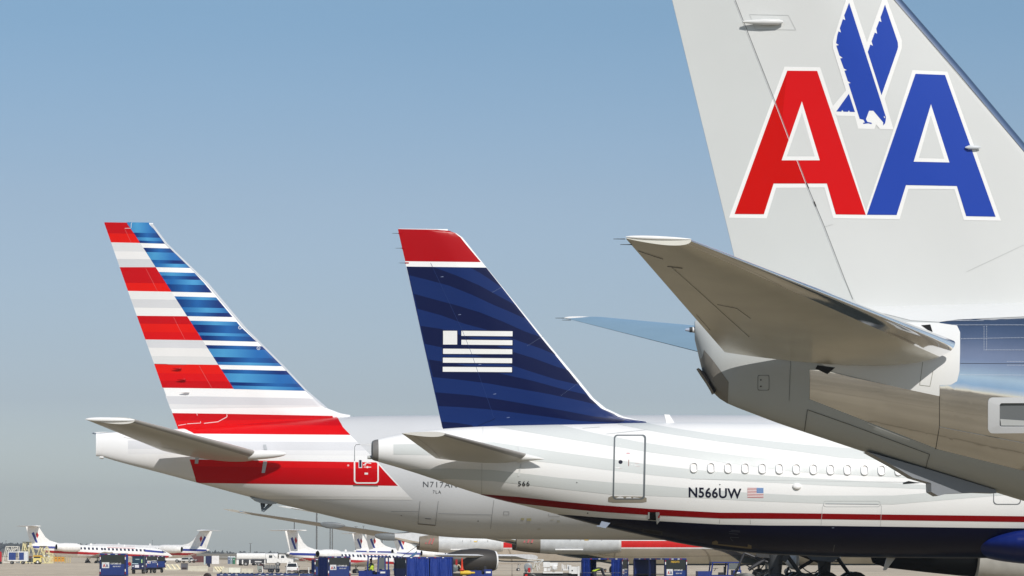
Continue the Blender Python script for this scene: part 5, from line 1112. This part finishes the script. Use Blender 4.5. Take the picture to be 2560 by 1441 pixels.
part('cab', t, lambda a: (bx5(a, 1410, 450, 1470, 665, -.6, .6, WC), bx5(a, 1472, 490, 1640, 680, -.55, .6, A(238, 238, 236)), bx5(a, 1642, 480, 1690, 900, -.58, .6, WC), bx5(a, 1225, 545, 1405, 590, -.5, .3, WC), bx5(a, 1215, 415, 1240, 590, -.5, -.3, WC), bx5(a, 1360, 440, 1408, 544, -.4, .2, A(230, 230, 230)), bx5(a, 1250, 440, 1270, 540, -.4, -.2, WC), bx5(a, 1290, 450, 1320, 540, -.4, -.1, A(215, 215, 215))))
part('headlight', t, lambda a: bx5(a, 1480, 575, 1510, 605, -.58, -.552, (.05, .05, .05)))
part('hose_reel', t, lambda a: (a.lathe([(-.5, .2), (-.45, .3), (-.2, .3), (-.15, .2)], 'y', (P5(325, 500)[0], 0, P5(0, 500)[1]), A(150, 155, 158), 0, 20, True), bx5(a, 230, 500, 300, 700, -.4, .2, A(120, 125, 128)), bx5(a, 320, 520, 385, 640, -.56, -.3, A(200, 30, 40, k=1)), bx5(a, 240, 690, 310, 760, -.5, -.2, A(225, 40, 40, k=1))))
def frame5(a):
    q = [((300, 330), (560, 350)), ((310, 290), (735, 305)), ((560, 375), (735, 315)), ((480, 380), (560, 375)), ((735, 318), (640, 400)), ((640, 400), (605, 480)), ((605, 480), (630, 560)), ((500, 400), (470, 520)), ((545, 430), (575, 600)), ((450, 560), (390, 740))]
    for p, r in q: X0, Z0 = P5(*p); X1, Z1 = P5(*r); a.tube((X0, -.3, Z0), (X1, -.3, Z1), .03, .03, A(235, 235, 230), n=6)
    for p, r in (((460, 560), (500, 480)), ((500, 480), (540, 460))): X0, Z0 = P5(*p); X1, Z1 = P5(*r); a.tube((X0, -.1, Z0), (X1, -.1, Z1), .06, .06, A(200, 195, 170), n=6)
part('lift_frame', t, frame5); wheels_y(t, [(-1.6, -.5), (2.2, -.5), (-1.6, .6), (2.2, .6)], .38, .25)
t = thing('service_vehicle', 'white curved bumper of a vehicle at the edge of the tied-curtain cart', 'vehicle', gput(1458, 276, 0))
part('body', t, lambda a: a.lathe([(-.3, .08), (-.2, .2), (.1, .24), (.5, .2)], 'y', (0, 0, .85), WC, 0, 14, True).box(-.25, .35, -.3, .9, .3, .75, A(60, 62, 64)))
wheels(t, [(-.2, -.1), (.35, -.1), (-.2, .7), (.35, .7)], .28, .15)
# ---- orange cone on its yellow base, small loose things
t = thing('traffic_cone', 'tall orange cone standing on the yellow tow-bar head right of the curtained cart', 'cone', gput(1155, 268, 0))
part('cone', t, lambda a: a.lathe([(1.06, .12), (1.12, .1), (1.45, .06), (1.5, .07), (1.86, .035), (1.88, .01)], 'z', (0, 0, 0), A(236, 70, 36, k=1), 0, 16)); part('base', t, lambda a: a.box(-.16, .16, -.16, .16, 1.0, 1.06, A(230, 66, 34, k=1)))
t = thing('tow_bar', 'yellow tow-bar head with a dark frame under the orange cone', 'tow bar', gput(1166, 268, 0))
part('head', t, lambda a: a.lathe([(-.45, .08), (-.42, .15), (.1, .17), (.3, .13), (.32, .08), (.6, .07)], 'x', (0, 0, .83), A(228, 190, 50), 0, 14, True)); part('frame', t, lambda a: a.box(-.7, .8, -.2, .2, .3, .6, BK)); wheels(t, [(-.4, -.3), (-.4, .3)], .22, .1)
t = thing('equipment_trailer', 'dark clutter of hoses and grey drum between curtained cart and orange cone', 'trailer', gput(1139, 276, 0))
part('drum', t, lambda a: a.lathe([(-.5, .1), (-.45, .28), (.3, .28)], 'y', (-.1, 0, 1.1), A(110, 120, 122), 0, 16, True)); part('hose', t, lambda a: [a.tube((.1 + .1 * k, -.2, 1.2 + .18 * math.sin(k * 1.3)), (.2 + .1 * k, -.2, 1.2 + .18 * math.sin((k + 1) * 1.3)), .05, .05, A(205, 190, 165)) for k in range(4)]); part('frame', t, lambda a: a.box(-.5, .5, -.3, .3, .2, .75, BK)); part('valve', t, lambda a: a.box(0, .14, -.25, -.1, 1.35, 1.75, A(190, 40, 44, k=1)))
wheels(t, [(-.35, 0), (.35, 0)], .2, .1)
# ---- low flat dollies at the very bottom
def dolly(label, u, D, L, H=.85):
    t = thing('flat_dolly', label, 'dolly', gput(u, D, 0), 'low dark blue flat dollies')
    part('deck', t, lambda a: a.box(-L / 2, L / 2, -.8, .8, H - .16, H, A(26, 36, 78, k=1))); part('rail', t, lambda a: a.box(-L / 2, L / 2, -.86, -.802, H - .12, H - .02, A(60, 80, 140, k=1)))
    part('marking', t, lambda a: [a.box(-L / 2 + .25 + k * .5, -L / 2 + .42 + k * .5, -.875, -.862, H - .1, H - .05, A(220, 220, 225)) for k in range(int(L / .5) - 1)])
    part('roller', t, lambda a: [a.tube((-L / 2 + .2 + k * .3, -.7, H + .02), (-L / 2 + .2 + k * .3, .7, H + .02), .04, .04, A(70, 74, 84)) for k in range(int(L / .3))]); wheels_y(t, [(-L * .35, -.7), (L * .35, -.7), (-L * .35, .7), (L * .35, .7)], .25, .14)
dolly('flat dolly below the concrete blocks, left one at the bottom edge', 590, 256, 2.45); dolly('flat dolly below the white car, middle one at the bottom edge', 693, 258, 2.9); dolly('short flat dolly right of the white car, next to the AA cart', 768, 256, .9)
t = thing('tug_seat', 'dark rounded seat back of a parked tug at the bottom edge left', 'seat', gput(519, 258, 0))
part('seat_back', t, lambda a: a.lathe([(-.25, .2), (-.2, .27), (.2, .27), (.25, .2)], 'y', (0, 0, .62), (.03, .018, .018), 0, 16, True)); part('seat', t, lambda a: a.box(-.35, .2, -.3, .3, .2, .45, BK))
# ---- white posts with flared feet behind the dollies
for u, lb in ((656, 'white post with flared feet at left of the white car'), (717, 'white post with flared feet just under the white car'), (772, 'slim white post right of the dark car')):
    t = thing('stand_post', lb, 'post', gput(u, 300, 0), 'white posts standing on the apron'); hh = 1.15 if u < 770 else 1.05
    part('pole', t, lambda a: a.tube((0, 0, 0), (0, 0, hh), .045, .035, WC)); part('foot', t, lambda a: a.lathe([(.0, .2), (.42, .19), (.62, .06), (.66, .04)], 'z', (0, 0, 0), WC, 0, 12, True))
# ---- cars
def car(label, M, kind='suv', col=WC, rear=True, sc=1.0):
    t = thing('parked_car', label, 'car', M, 'cars parked on the apron')
    W, L, H = (1.9 * sc, 4.6 * sc, 1.75 * sc) if kind == 'suv' else (1.8 * sc, 4.5 * sc, 1.15 * sc)
    def rr(y, w, z0, z1, b=.12): return [Vector((x, y, z)) for x, z in [(-w + b, z0), (w - b, z0), (w, z0 + b), (w, z1 - b), (w - b * .7, z1), (-w + b * .7, z1), (-w, z1 - b), (-w, z0 + b)]]
    hb_ = H * .58
    part('body', t, lambda a: a.rings([rr(-L / 2, W * .46, .45 * sc, hb_ - .05), rr(-L / 2 + .15, W / 2, .35 * sc, hb_), rr(L / 2 - .3, W / 2, .35 * sc, hb_ - .08), rr(L / 2, W * .44, .45 * sc, hb_ - .25)], col, 0, True, smooth=False))
    y0, y1 = (-L / 2 + .1, L * .12) if kind == 'suv' else (-L * .3, L * .2)
    part('cabin', t, lambda a: a.rings([[Vector((x, y, hb_ - .02)) for x, y in ((-W * .47, y0), (W * .47, y0), (W * .47, y1 + .5), (-W * .47, y1 + .5))], [Vector((x, y, H)) for x, y in ((-W * .38, y0 + .35), (W * .38, y0 + .35), (W * .38, y1 - .1), (-W * .38, y1 - .1))]], col, 0, True, smooth=False))
    gl = mat('dark_glass', (.015, .018, .02), .08, spec=.7)
    k0, k1 = .12, .85; w0, w1 = W * .4, W * .33
    part('rear_window', t, lambda a: a.add([(-w0, y0 + .35 * k0 - .015, hb_ + (H - hb_) * k0), (w0, y0 + .35 * k0 - .015, hb_ + (H - hb_) * k0), (w1, y0 + .35 * k1 - .015, hb_ + (H - hb_) * k1), (-w1, y0 + .35 * k1 - .015, hb_ + (H - hb_) * k1)], [(0, 1, 2, 3)], (0, 0, 0), 0, False), [gl])
    for s_ in (-1, 1):
        part('side_window', t, lambda a: a.add([(s_ * (W * .47 - W * .09 * k0 + .012), y0 + .35 * k0 + .15, hb_ + (H - hb_) * k0), (s_ * (W * .47 - W * .09 * k0 + .012), y1 + .3, hb_ + (H - hb_) * k0), (s_ * (W * .47 - W * .09 * k1 + .012), y1 - .1, hb_ + (H - hb_) * k1), (s_ * (W * .47 - W * .09 * k1 + .012), y0 + .35 * k1 + .1, hb_ + (H - hb_) * k1)], [(0, 1, 2, 3)], (0, 0, 0), 0, False), [gl])
        part('tail_light', t, lambda a: a.box(s_ * W * .44 - .06, s_ * W * .44 + .06, -L / 2 - .02, -L / 2 + .05, hb_ - .35, hb_ - .1, A(150, 40, 40, k=1)))
        part('mirror', t, lambda a: a.box(s_ * W * .5, s_ * (W * .5 + .16), y1 + .1, y1 + .25, hb_ + .02, hb_ + .18, col if kind != 'suv' else BK))
    part('bumper', t, lambda a: a.box(-W / 2 + .02, W / 2 - .02, -L / 2 - .1, -L / 2 + .05, .38 * sc, .6 * sc, (.04, .03, .03)).box(-.18, .18, -L / 2 - .115, -L / 2 - .102, .48 * sc, .58 * sc, A(210, 190, 190)))
    wheels(t, [(s_ * (W / 2 - .12), y) for s_ in (-1, 1) for y in (-L * .3, L * .3)], .36 * sc, .22 * sc); return t
car('white sport utility car seen from behind, parked left of the AA baggage cart', gput(731, 588, 2), 'suv')
car('dark brown low car parked right of the white sport utility car', gput(760, 590, 70), 'sedan', (.05, .035, .03), sc=.62)
car('small dark car half hidden behind the AA baggage cart', gput(788, 592, 60), 'sedan', (.035, .035, .04), sc=.7)
car('white car parked past the nose of the leftmost commuter jet', gput(467, 830, 60), 'sedan', WC)
# ---- trucks far left-centre
def fuel_truck(label, M, sc=1):
    t = thing('fuel_truck', label, 'truck', M, 'white fuel trucks')
    part('tank', t, lambda a: a.rings([[Vector((x, 1.15 * math.copysign(abs(math.cos(g)) ** .6, math.cos(g)), 2.05 + .75 * math.copysign(abs(math.sin(g)) ** .7, math.sin(g)))) for g in [2 * math.pi * k / 24 for k in range(24)]] for x in (-5.0, -4.8, .8, 1.0)], WC, 0, True).box(-5, 1, -1.18, -1.16, 1.35, 1.42, A(90, 95, 110)))
    part('side_skirt', t, lambda a: a.box(-5, -4.55, -1.2, 1.2, .45, 1.34, WC).box(-3.9, -3.65, -1.2, 1.2, .45, 1.34, WC).box(-2.4, -2.1, -1.2, 1.2, .45, 1.34, WC).box(.8, 1.0, -1.2, 1.2, .45, 1.34, WC).box(-4.5, .75, -1.1, 1.1, .6, 1.3, (.03, .03, .035)).box(-1.2, .2, -1.18, -1.12, .85, 1.1, A(215, 215, 215)))
    part('cab', t, lambda a: a.rings([[Vector((x, y, z)) for x, z in ((1.3, .7), (4.4, .7), (4.4, 1.45), (3.1, 1.7), (2.6, 2.5), (1.3, 2.55))] for y in (-1.1, 1.1)], WC, 0, True, smooth=False)); part('cab_window', t, lambda a: a.box(1.75, 2.45, -1.12, -1.102, 1.75, 2.3, (.04, .05, .06)))
    part('windscreen', t, lambda a: a.add([(3.09, -1, 1.78), (3.09, 1, 1.78), (2.68, 1, 2.42), (2.68, -1, 2.42)], [(0, 1, 2, 3)], (.03, .04, .05), 0, False)); part('lettering', t, lambda a: textm(a, 'AIRFIELD', -2.9, 1.72, .0001, -1.2, WC)) if False else None
    wheels_y(t, [(-3.1, -.95), (-3.1, .95), (-4.2, .95), (3.6, -.95), (3.6, .95)], .52, .3); return t
fuel_truck('long white fuel tank truck standing behind the concrete blocks', gput(652, 800, 2, z=None))
fuel_truck('second white fuel truck, only its cab seen right of the first', gput(683, 830, 2))
t = thing('flatbed_truck', 'small flatbed truck loaded with white gas cylinders, left of the white car', 'truck', gput(672, 600, 0), None)
part('cab', t, lambda a: a.box(-1.75, -1.0, -.7, .7, .3, 1.05, A(150, 160, 155)).box(-1.4, -.8, -.68, .68, .6, 1.35, A(96, 50, 48, k=1)).box(-1.78, -1.752, -.5, .5, .65, 1.0, (.03, .05, .05))); part('bed', t, lambda a: a.box(-.75, 1.75, -.7, .7, .45, .6, A(90, 92, 110))); part('rack', t, lambda a: a.box(-.75, 1.7, -.72, -.7, .72, .78, WC))
for k in range(9): part('gas_cylinder', t, lambda a: a.lathe([(.6, .1), (1.1, .1), (1.2, .05), (1.27, .04)], 'z', (-.65 + k * .27, -.3, 0), A(235, 232, 220), 0, 10, True))
wheels_y(t, [(-1.3, -.6), (-1.3, .6), (.2, -.6), (.6, -.6), (1.4, -.6), (1.4, .6)], .3, .2)
# ---- concrete barriers and blocks
def barrier(label, u0, u1, v1, h, D, striped=False, col=GC, grp='pale concrete barriers'):
    s_ = 9500 / D; L = (u1 - u0) / s_; u = (u0 + u1) / 2; p = at(u, v1, D)
    t = thing('concrete_barrier', label, 'barrier', Matrix.Translation((p.x, D, zg(p.x, D))), grp); H = h / s_
    part('block', t, lambda a: a.rings([[Vector((x, y, z)) for y, z in ((-.35, 0), (.35, 0), (.33, .18), (.12, H * .5), (.09, H), (-.09, H), (-.12, H * .5), (-.33, .18))] for x in (-L / 2, L / 2)], col, 0, True, smooth=False))
    if striped: part('painted_stripes', t, lambda a: [a.add([(-L / 2 + .1 + k * L / 4, -.1, H * .97), (-L / 2 + .32 + k * L / 4, -.1, H * .97), (-L / 2 + .85 + k * L / 4, -.36, .12), (-L / 2 + .62 + k * L / 4, -.36, .12)], [(0, 1, 2, 3)], A(240, 228, 190), 0, False) for k in range(4)])
    return t
barrier('striped concrete barrier left of the grey box', 402, 449, 1429, 15, 500, True); barrier('long plain concrete barrier right of the grey box', 470, 520, 1430, 14, 500)
barrier('striped concrete barrier below the blue and white display', 533, 560, 1431, 15, 498, True); barrier('short plain barrier left of the big white block', 556, 571, 1430, 13, 497); barrier('big pale square block beside the gas cylinder truck', 572, 601, 1431, 14, 492, col=A(226, 226, 212)); barrier('plain block with a dark hole left of the cylinder truck', 604, 633, 1431, 13, 492)
t = thing('equipment_box', 'grey metal box between the striped and the long plain barrier', 'box', gput(461.5, 497, 0)); part('box', t, lambda a: a.box(-.42, .42, -.4, .4, .15, .95, A(96, 96, 104)).box(-.3, .3, -.412, -.402, .2, .45, (.03, .02, .02)))
part('lid', t, lambda a: a.box(-.45, .45, -.43, .43, .952, 1.0, A(70, 70, 78)))
t = thing('display_board', 'upright board, half dark blue and half white, above the long barrier', 'sign', gput(530, 640, 0)); part('blue_panel', t, lambda a: a.box(-1.05, -.06, -.1, .1, .75, 2.05, A(24, 38, 86, k=1)).box(-.85, -.3, -.09, .09, .2, .75, A(20, 30, 60, k=1)))
part('white_panel', t, lambda a: a.box(0, 1.2, -.1, .1, .7, 2.08, A(238, 236, 236)).box(.3, .85, -.108, -.102, 1.5, 1.55, A(200, 200, 205))); part('side_flap', t, lambda a: a.box(-1.35, -1.07, -.06, .4, .6, 2.0, A(190, 205, 205)))
# ---- portable toilets
for u, c, lb in ((573, A(104, 118, 148), 'grey-blue portable toilet, left of three'), (579.5, A(150, 170, 176), 'pale grey portable toilet, middle of three'), (585, A(60, 130, 96), 'green portable toilet, right of three')):
    t = thing('portable_toilet', lb, 'toilet', gput(u, 860, 0), 'three portable toilets'); part('cabin', t, lambda a: a.box(-.3, .3, -.3, .3, 0, 1.5, c)); part('door', t, lambda a: a.box(-.2, .2, -.325, -.302, .1, 1.35, tuple(x * .85 for x in c)).box(-.08, .1, -.33, -.326, .95, 1.15, A(215, 220, 220))); part('roof', t, lambda a: a.lathe([(1.5, .36), (1.62, .34), (1.74, .2), (1.77, .02)], 'z', (0, 0, 0), A(225, 230, 232), 0, 12))
# ---- container, hatchback clutter by the nose of the left jet
t = thing('shipping_container', 'dark red container behind the white cars, left of the display board', 'container', gput(497, 860, 0)); part('box', t, lambda a: a.box(-1.5, 1.5, -1, 1, .1, 1.5, A(104, 54, 52, k=1))); part('door_bar', t, lambda a: [a.box(x, x + .05, -1.03, -1.002, .15, 1.45, A(150, 110, 105, k=1)) for x in (-1.2, -.6, .6, 1.2)]); part('person_shaped_frame', t, lambda a: a.box(.4, .6, -1.05, -1.031, .1, 1.4, A(150, 120, 80))) if False else None
t = thing('pickup_truck', 'white pickup truck just beyond the nose wheel of the leftmost jet', 'truck', gput(428, 800, 0)); part('body', t, lambda a: a.box(-2.2, 2.2, -.8, .8, .5, 1.0, WC).box(.2, 1.5, -.75, .75, 1.002, 1.55, WC)); part('window', t, lambda a: a.box(.35, 1.3, -.77, -.752, 1.1, 1.45, (.03, .03, .04))); wheels_y(t, [(-1.4, -.75), (1.3, -.75), (-1.4, .75), (1.3, .75)], .36, .22)
# ---- stands and machines at the far left
def bars(a, L, r, c): [a.tube(p, q, r, r, c, n=6) for p, q in L]
DL = 640; sL = 9500 / DL
def Q(x, y, d=0, u0=0): return ((x / 14.22 - u0) / sL, d, (1415 - (1351 + y / 14.22)) / sL)
t = thing('steel_gantry', 'white tubular gantry frame at the far left edge', 'stand', gput(28, 655, 0)); 
part('frame', t, lambda a: [bars(a, [(Q(110, 780, d, 28), Q(210, 300, d, 28)), (Q(210, 300, d, 28), Q(630, 295, d, 28)), (Q(630, 295, d, 28), Q(690, 850, d, 28)), (Q(420, 310, d, 28), Q(380, 470, d, 28)), (Q(100, 870, d, 28), Q(690, 870, d, 28)), (Q(110, 780, d, 28), Q(100, 870, d, 28)), (Q(240, 340, d, 28), Q(310, 450, d, 28)), (Q(560, 340, d, 28), Q(450, 450, d, 28))], .07, A(235, 232, 222)) for d in (0, 2)] and bars(a, [(Q(210, 300, 0, 28), Q(210, 300, 2, 28)), (Q(630, 295, 0, 28), Q(630, 295, 2, 28)), (Q(100, 870, 0, 28), Q(100, 870, 2, 28)), (Q(690, 870, 0, 28), Q(690, 870, 2, 28))], .07, A(235, 232, 222)))
t = thing('small_cart', 'small white framed cart with two blue curtains in front of the white gantry', 'baggage cart', gput(47, 628, 0))
part('frame', t, lambda a: a.box(*[Q(300, 0, 0, 47)[0], Q(1000, 0, 0, 47)[0]], -.6, .6, Q(0, 500)[2], Q(0, 470)[2], WC).box(Q(300, 0, 0, 47)[0], Q(1000, 0, 0, 47)[0], -.6, .6, Q(0, 795)[2], Q(0, 765)[2], WC).box(Q(865, 0, 0, 47)[0], Q(1000, 0, 0, 47)[0], -.6, .6, Q(0, 764)[2], Q(0, 501)[2], A(220, 224, 228)).box(Q(300, 0, 0, 47)[0], Q(332, 0, 0, 47)[0], -.6, .6, Q(0, 764)[2], Q(0, 501)[2], WC))
for x0, x1 in ((335, 580), (700, 860)): part('curtain', t, lambda a: a.box(Q(x0, 0, 0, 47)[0], Q(x1, 0, 0, 47)[0], -.58, -.5, Q(0, 764)[2], Q(0, 501)[2], A(44, 70, 140, k=1)))
wheels_y(t, [(Q(440, 0, 0, 47)[0], -.5), (Q(820, 0, 0, 47)[0], -.5), (Q(440, 0, 0, 47)[0], .5), (Q(820, 0, 0, 47)[0], .5)], .26, .2, A(120, 120, 120))
def astand(label, u, pts, top):
    t = thing('maintenance_stand', label, 'stand', gput(u, 650, 0), 'pale yellow maintenance stands')
    part('leg_frame', t, lambda a: [bars(a, [(Q(*p, d, u), Q(*q, d, u)) for p, q in pts], .07, A(236, 226, 176)) for d in (0, 1.6)]); part('platform', t, lambda a: a.box(Q(top[0], 0, 0, u)[0], Q(top[1], 0, 0, u)[0], -.2, 1.8, Q(0, top[2] + 25)[2], Q(0, top[2])[2], A(96, 88, 50)))
astand('taller pale yellow stand behind the small curtained cart', 66, [((730, 880), (820, 160)), ((820, 160), (1000, 870)), ((930, 160), (850, 430)), ((1060, 150), (930, 880)), ((1060, 150), (1190, 560)), ((930, 560), (1060, 880)), ((1190, 560), (1190, 880)), ((850, 190), (960, 420)), ((720, 880), (1190, 880))], (800, 1070, 125))
astand('shorter yellow stand directly under the tail of the leftmost commuter jet', 111, [((1330, 570), (1430, 290)), ((1430, 290), (1540, 570)), ((1530, 290), (1440, 560)), ((1640, 290), (1520, 570)), ((1650, 300), (1740, 540)), ((1330, 570), (1330, 890)), ((1740, 540), (1760, 890)), ((1540, 570), (1600, 880)), ((1380, 890), (1850, 890)), ((1850, 550), (1850, 890)), ((1640, 550), (1850, 550)), ((1500, 640), (1600, 880)), ((1700, 640), (1620, 880)), ((1700, 880), (1850, 650))], (1400, 1640, 270))
t = thing('yellow_tug', 'yellow tug with a white wheel hub beside the shorter yellow stand', 'tug', gput(93, 632, 0))
part('body', t, lambda a: a.box(Q(1200, 0, 0, 93)[0], Q(1480, 0, 0, 93)[0], -.7, .7, Q(0, 840)[2], Q(0, 700)[2], A(236, 220, 140)).box(Q(1200, 0, 0, 93)[0], Q(1500, 0, 0, 93)[0], -.7, .7, Q(0, 650)[2], Q(0, 600)[2], YD).box(Q(1450, 0, 0, 93)[0], Q(1500, 0, 0, 93)[0], -.7, .7, Q(0, 698)[2], Q(0, 652)[2], YL).box(Q(1220, 0, 0, 93)[0], Q(1449, 0, 0, 93)[0], -.6, .6, Q(0, 698)[2], Q(0, 652)[2], BK))
wheels_y(t, [(Q(1360, 0, 0, 93)[0], -.7), (Q(1260, 0, 0, 93)[0], .5), (Q(1400, 0, 0, 93)[0], .5)], .33, .2, A(245, 245, 240))
for x, y, nm in ((1580, 630, 0), (1740, 650, 0)): part('lamp', t, lambda a: a.lathe([(-.1, .02), (-.05, .13), (.05, .13)], 'y', Q(x, y, -.3, 93), A(235, 235, 230), 0, 12, True)); part('lamp_arm', t, lambda a: a.tube(Q(x, y, -.25, 93), Q(1480, 700, -.25, 93), .03, .03, YL))
t = thing('generator', 'small grey and dark red generator between cart and yellow tug', 'generator', gput(76, 640, 0)); part('housing', t, lambda a: a.box(Q(980, 0, 0, 76)[0], Q(1170, 0, 0, 76)[0], -.5, .5, Q(0, 850)[2], Q(0, 700)[2], A(84, 92, 92)).box(Q(1000, 0, 0, 76)[0], Q(1130, 0, 0, 76)[0], -.4, .4, Q(0, 699)[2], Q(0, 640)[2], A(120, 70, 66, k=1))); part('grille', t, lambda a: a.box(Q(1010, 0, 0, 76)[0], Q(1120, 0, 0, 76)[0], -.53, -.502, Q(0, 830)[2], Q(0, 720)[2], (.03, .03, .03))); wheels_y(t, [(Q(1020, 0, 0, 76)[0], -.4), (Q(1140, 0, 0, 76)[0], -.4)], .12, .1)
t = thing('gas_tank', 'red tank cut off by the left edge of the picture', 'tank', gput(0, 640, 0)); part('tank', t, lambda a: a.lathe([(.35, .2), (.4, .3), (1.9, .3), (2.1, .12)], 'z', (0, 0, 0), A(196, 30, 44, k=1), 0, 16, True)); part('foot', t, lambda a: a.box(-.3, .3, -.3, .3, 0, .35, BK))
t = thing('barrier_rack', 'row of orange and yellow racks under the belly of the leftmost jet', 'rack', gput(148, 690, 0))
def rk(a):
    for k in range(5): x = -1.5 + k * .62; a.box(x, x + .06, -.3, .3, 0, 1.4, A(236, 214, 130)); 
    for k in range(4): x = 1.5 + k * .3; a.box(x - .4, x - .35, -.3, .3, 0, 1.35, A(236, 214, 150))
part('frame', t, rk); part('panel', t, lambda a: [a.box(-1.4 + k * .62, -.95 + k * .62, -.2, .2, .2 + .02, 1.1, A(224, 160, 60)).box(-1.3 + k * .62, -1.05 + k * .62, -.215, -.202, .75, .85, (.1, .05, .02)) for k in range(4)])
t = thing('fire_extinguisher', 'red wheeled extinguisher with pale top, right of the leftmost cart', 'extinguisher', gput(323, 560, 0)); part('bottle', t, lambda a: a.lathe([(.15, .2), (.2, .26), (.55, .26), (.7, .1)], 'z', (.05, 0, 0), A(170, 30, 24, k=1), 0, 14, True)); part('hose', t, lambda a: a.tube((-.18, -.1, .5), (-.15, -.1, .8), .1, .1, A(226, 214, 150))); wheels_y(t, [(-.1, -.2), (-.1, .2)], .15, .06)
# ---- light masts
for u, v0, v1, D, w, lb, hd in ((736, 1299, 1345, 1150, .16, 'light mast with a double lamp head rising behind the tail of the middle jet', 1), (792, 1240, 1372, 900, .16, 'tall dark mast passing behind the long thin wing', 0), (825.5, 1320, 1372, 1000, .14, 'left one of the close pair of masts below the grey pod', 0), (831, 1320, 1372, 1000, .14, 'right one of the close pair of masts below the grey pod', 0),
                             (890, 1318, 1345, 1100, .14, 'mast rising between the two small fins', 0), (909, 1316, 1345, 1500, .1, 'thin faint mast right of the two small fins', 0), (955, 1338, 1372, 1000, .15, 'mast by the hidden fin next to the grey tail cone', 0), (626, 1360, 1400, 1300, .12, 'thin pole above the rear of the fuel truck', 0), (15, 1352, 1372, 2600, .14, 'faint thin pole at the far left skyline', 0), (381, 1352, 1372, 2600, .1, 'faint thin pole above the two jets at left', 0)):
    p = at(u, v0, D); g0 = zg(p.x, D); t = thing('light_mast', lb, 'light mast', Matrix.Translation((p.x, D, g0)), 'light masts')
    part('pole', t, lambda a: a.tube((0, 0, 0), (0, 0, p.z - g0), w * 1.3, w, A(110, 112, 112), n=8))
    part('lamp_head', t, lambda a: a.box(-.66, -.08, -.3, .3, p.z - g0, p.z - g0 + .28, A(225, 228, 228)).box(.08, .66, -.3, .3, p.z - g0, p.z - g0 + .28, A(225, 228, 228)).box(-.08, .08, -.1, .1, p.z - g0 - .05, p.z - g0 + .2, A(90, 92, 92))) if hd else part('lamp_head', t, lambda a: a.box(-.5, .5, -.2, .2, p.z - g0, p.z - g0 + .2, A(140, 142, 142)))
# ---- boarding stair of the middle jet and small aircraft near the dark car
t = thing('boarding_stair', 'blue sloping boarding stair at the nose of the middle commuter jet', 'stair', gput(1010, 560, 0, z=-1.4))
part('ramp', t, lambda a: a.add([(-1.6, -.5, 1.0), (1.9, -.5, 3.6), (1.9, .5, 3.6), (-1.6, .5, 1.0), (-1.6, -.5, .7), (1.9, -.5, 3.2), (1.9, .5, 3.2), (-1.6, .5, .7)], [(0, 1, 2, 3), (4, 7, 6, 5), (0, 4, 5, 1), (3, 2, 6, 7), (1, 5, 6, 2), (0, 3, 7, 4)], A(70, 110, 150), 0, False)); part('rail', t, lambda a: a.tube((-1.6, -.5, 1.9), (1.9, -.5, 4.3), .04, .04, (.03, .03, .03))); part('support', t, lambda a: a.tube((-.6, 0, 0), (.8, 0, 2.6), .06, .06, A(220, 190, 120)).tube((1.2, 0, 0), (-.2, 0, 1.9), .06, .06, A(160, 160, 160)))
# ============================================================ haze
a = Acc(); a.box(-9500, 9500, -400, 7500, -40, 120)
hz = bpy.data.materials.new('haze_air'); hz.use_nodes = True; hn = hz.node_tree.nodes; hn.clear()
pv = hn.new('ShaderNodeVolumePrincipled'); ho = hn.new('ShaderNodeOutputMaterial'); hz.node_tree.links.new(pv.outputs[0], ho.inputs[1])
pv.inputs['Color'].default_value = (.78, .84, .92, 1); pv.inputs['Density'].default_value = 1.1e-4; pv.inputs['Anisotropy'].default_value = .2
hb = a.build('haze', None, [hz]); hb['kind'] = 'stuff'; hb['label'] = 'thin pale haze over the airfield'
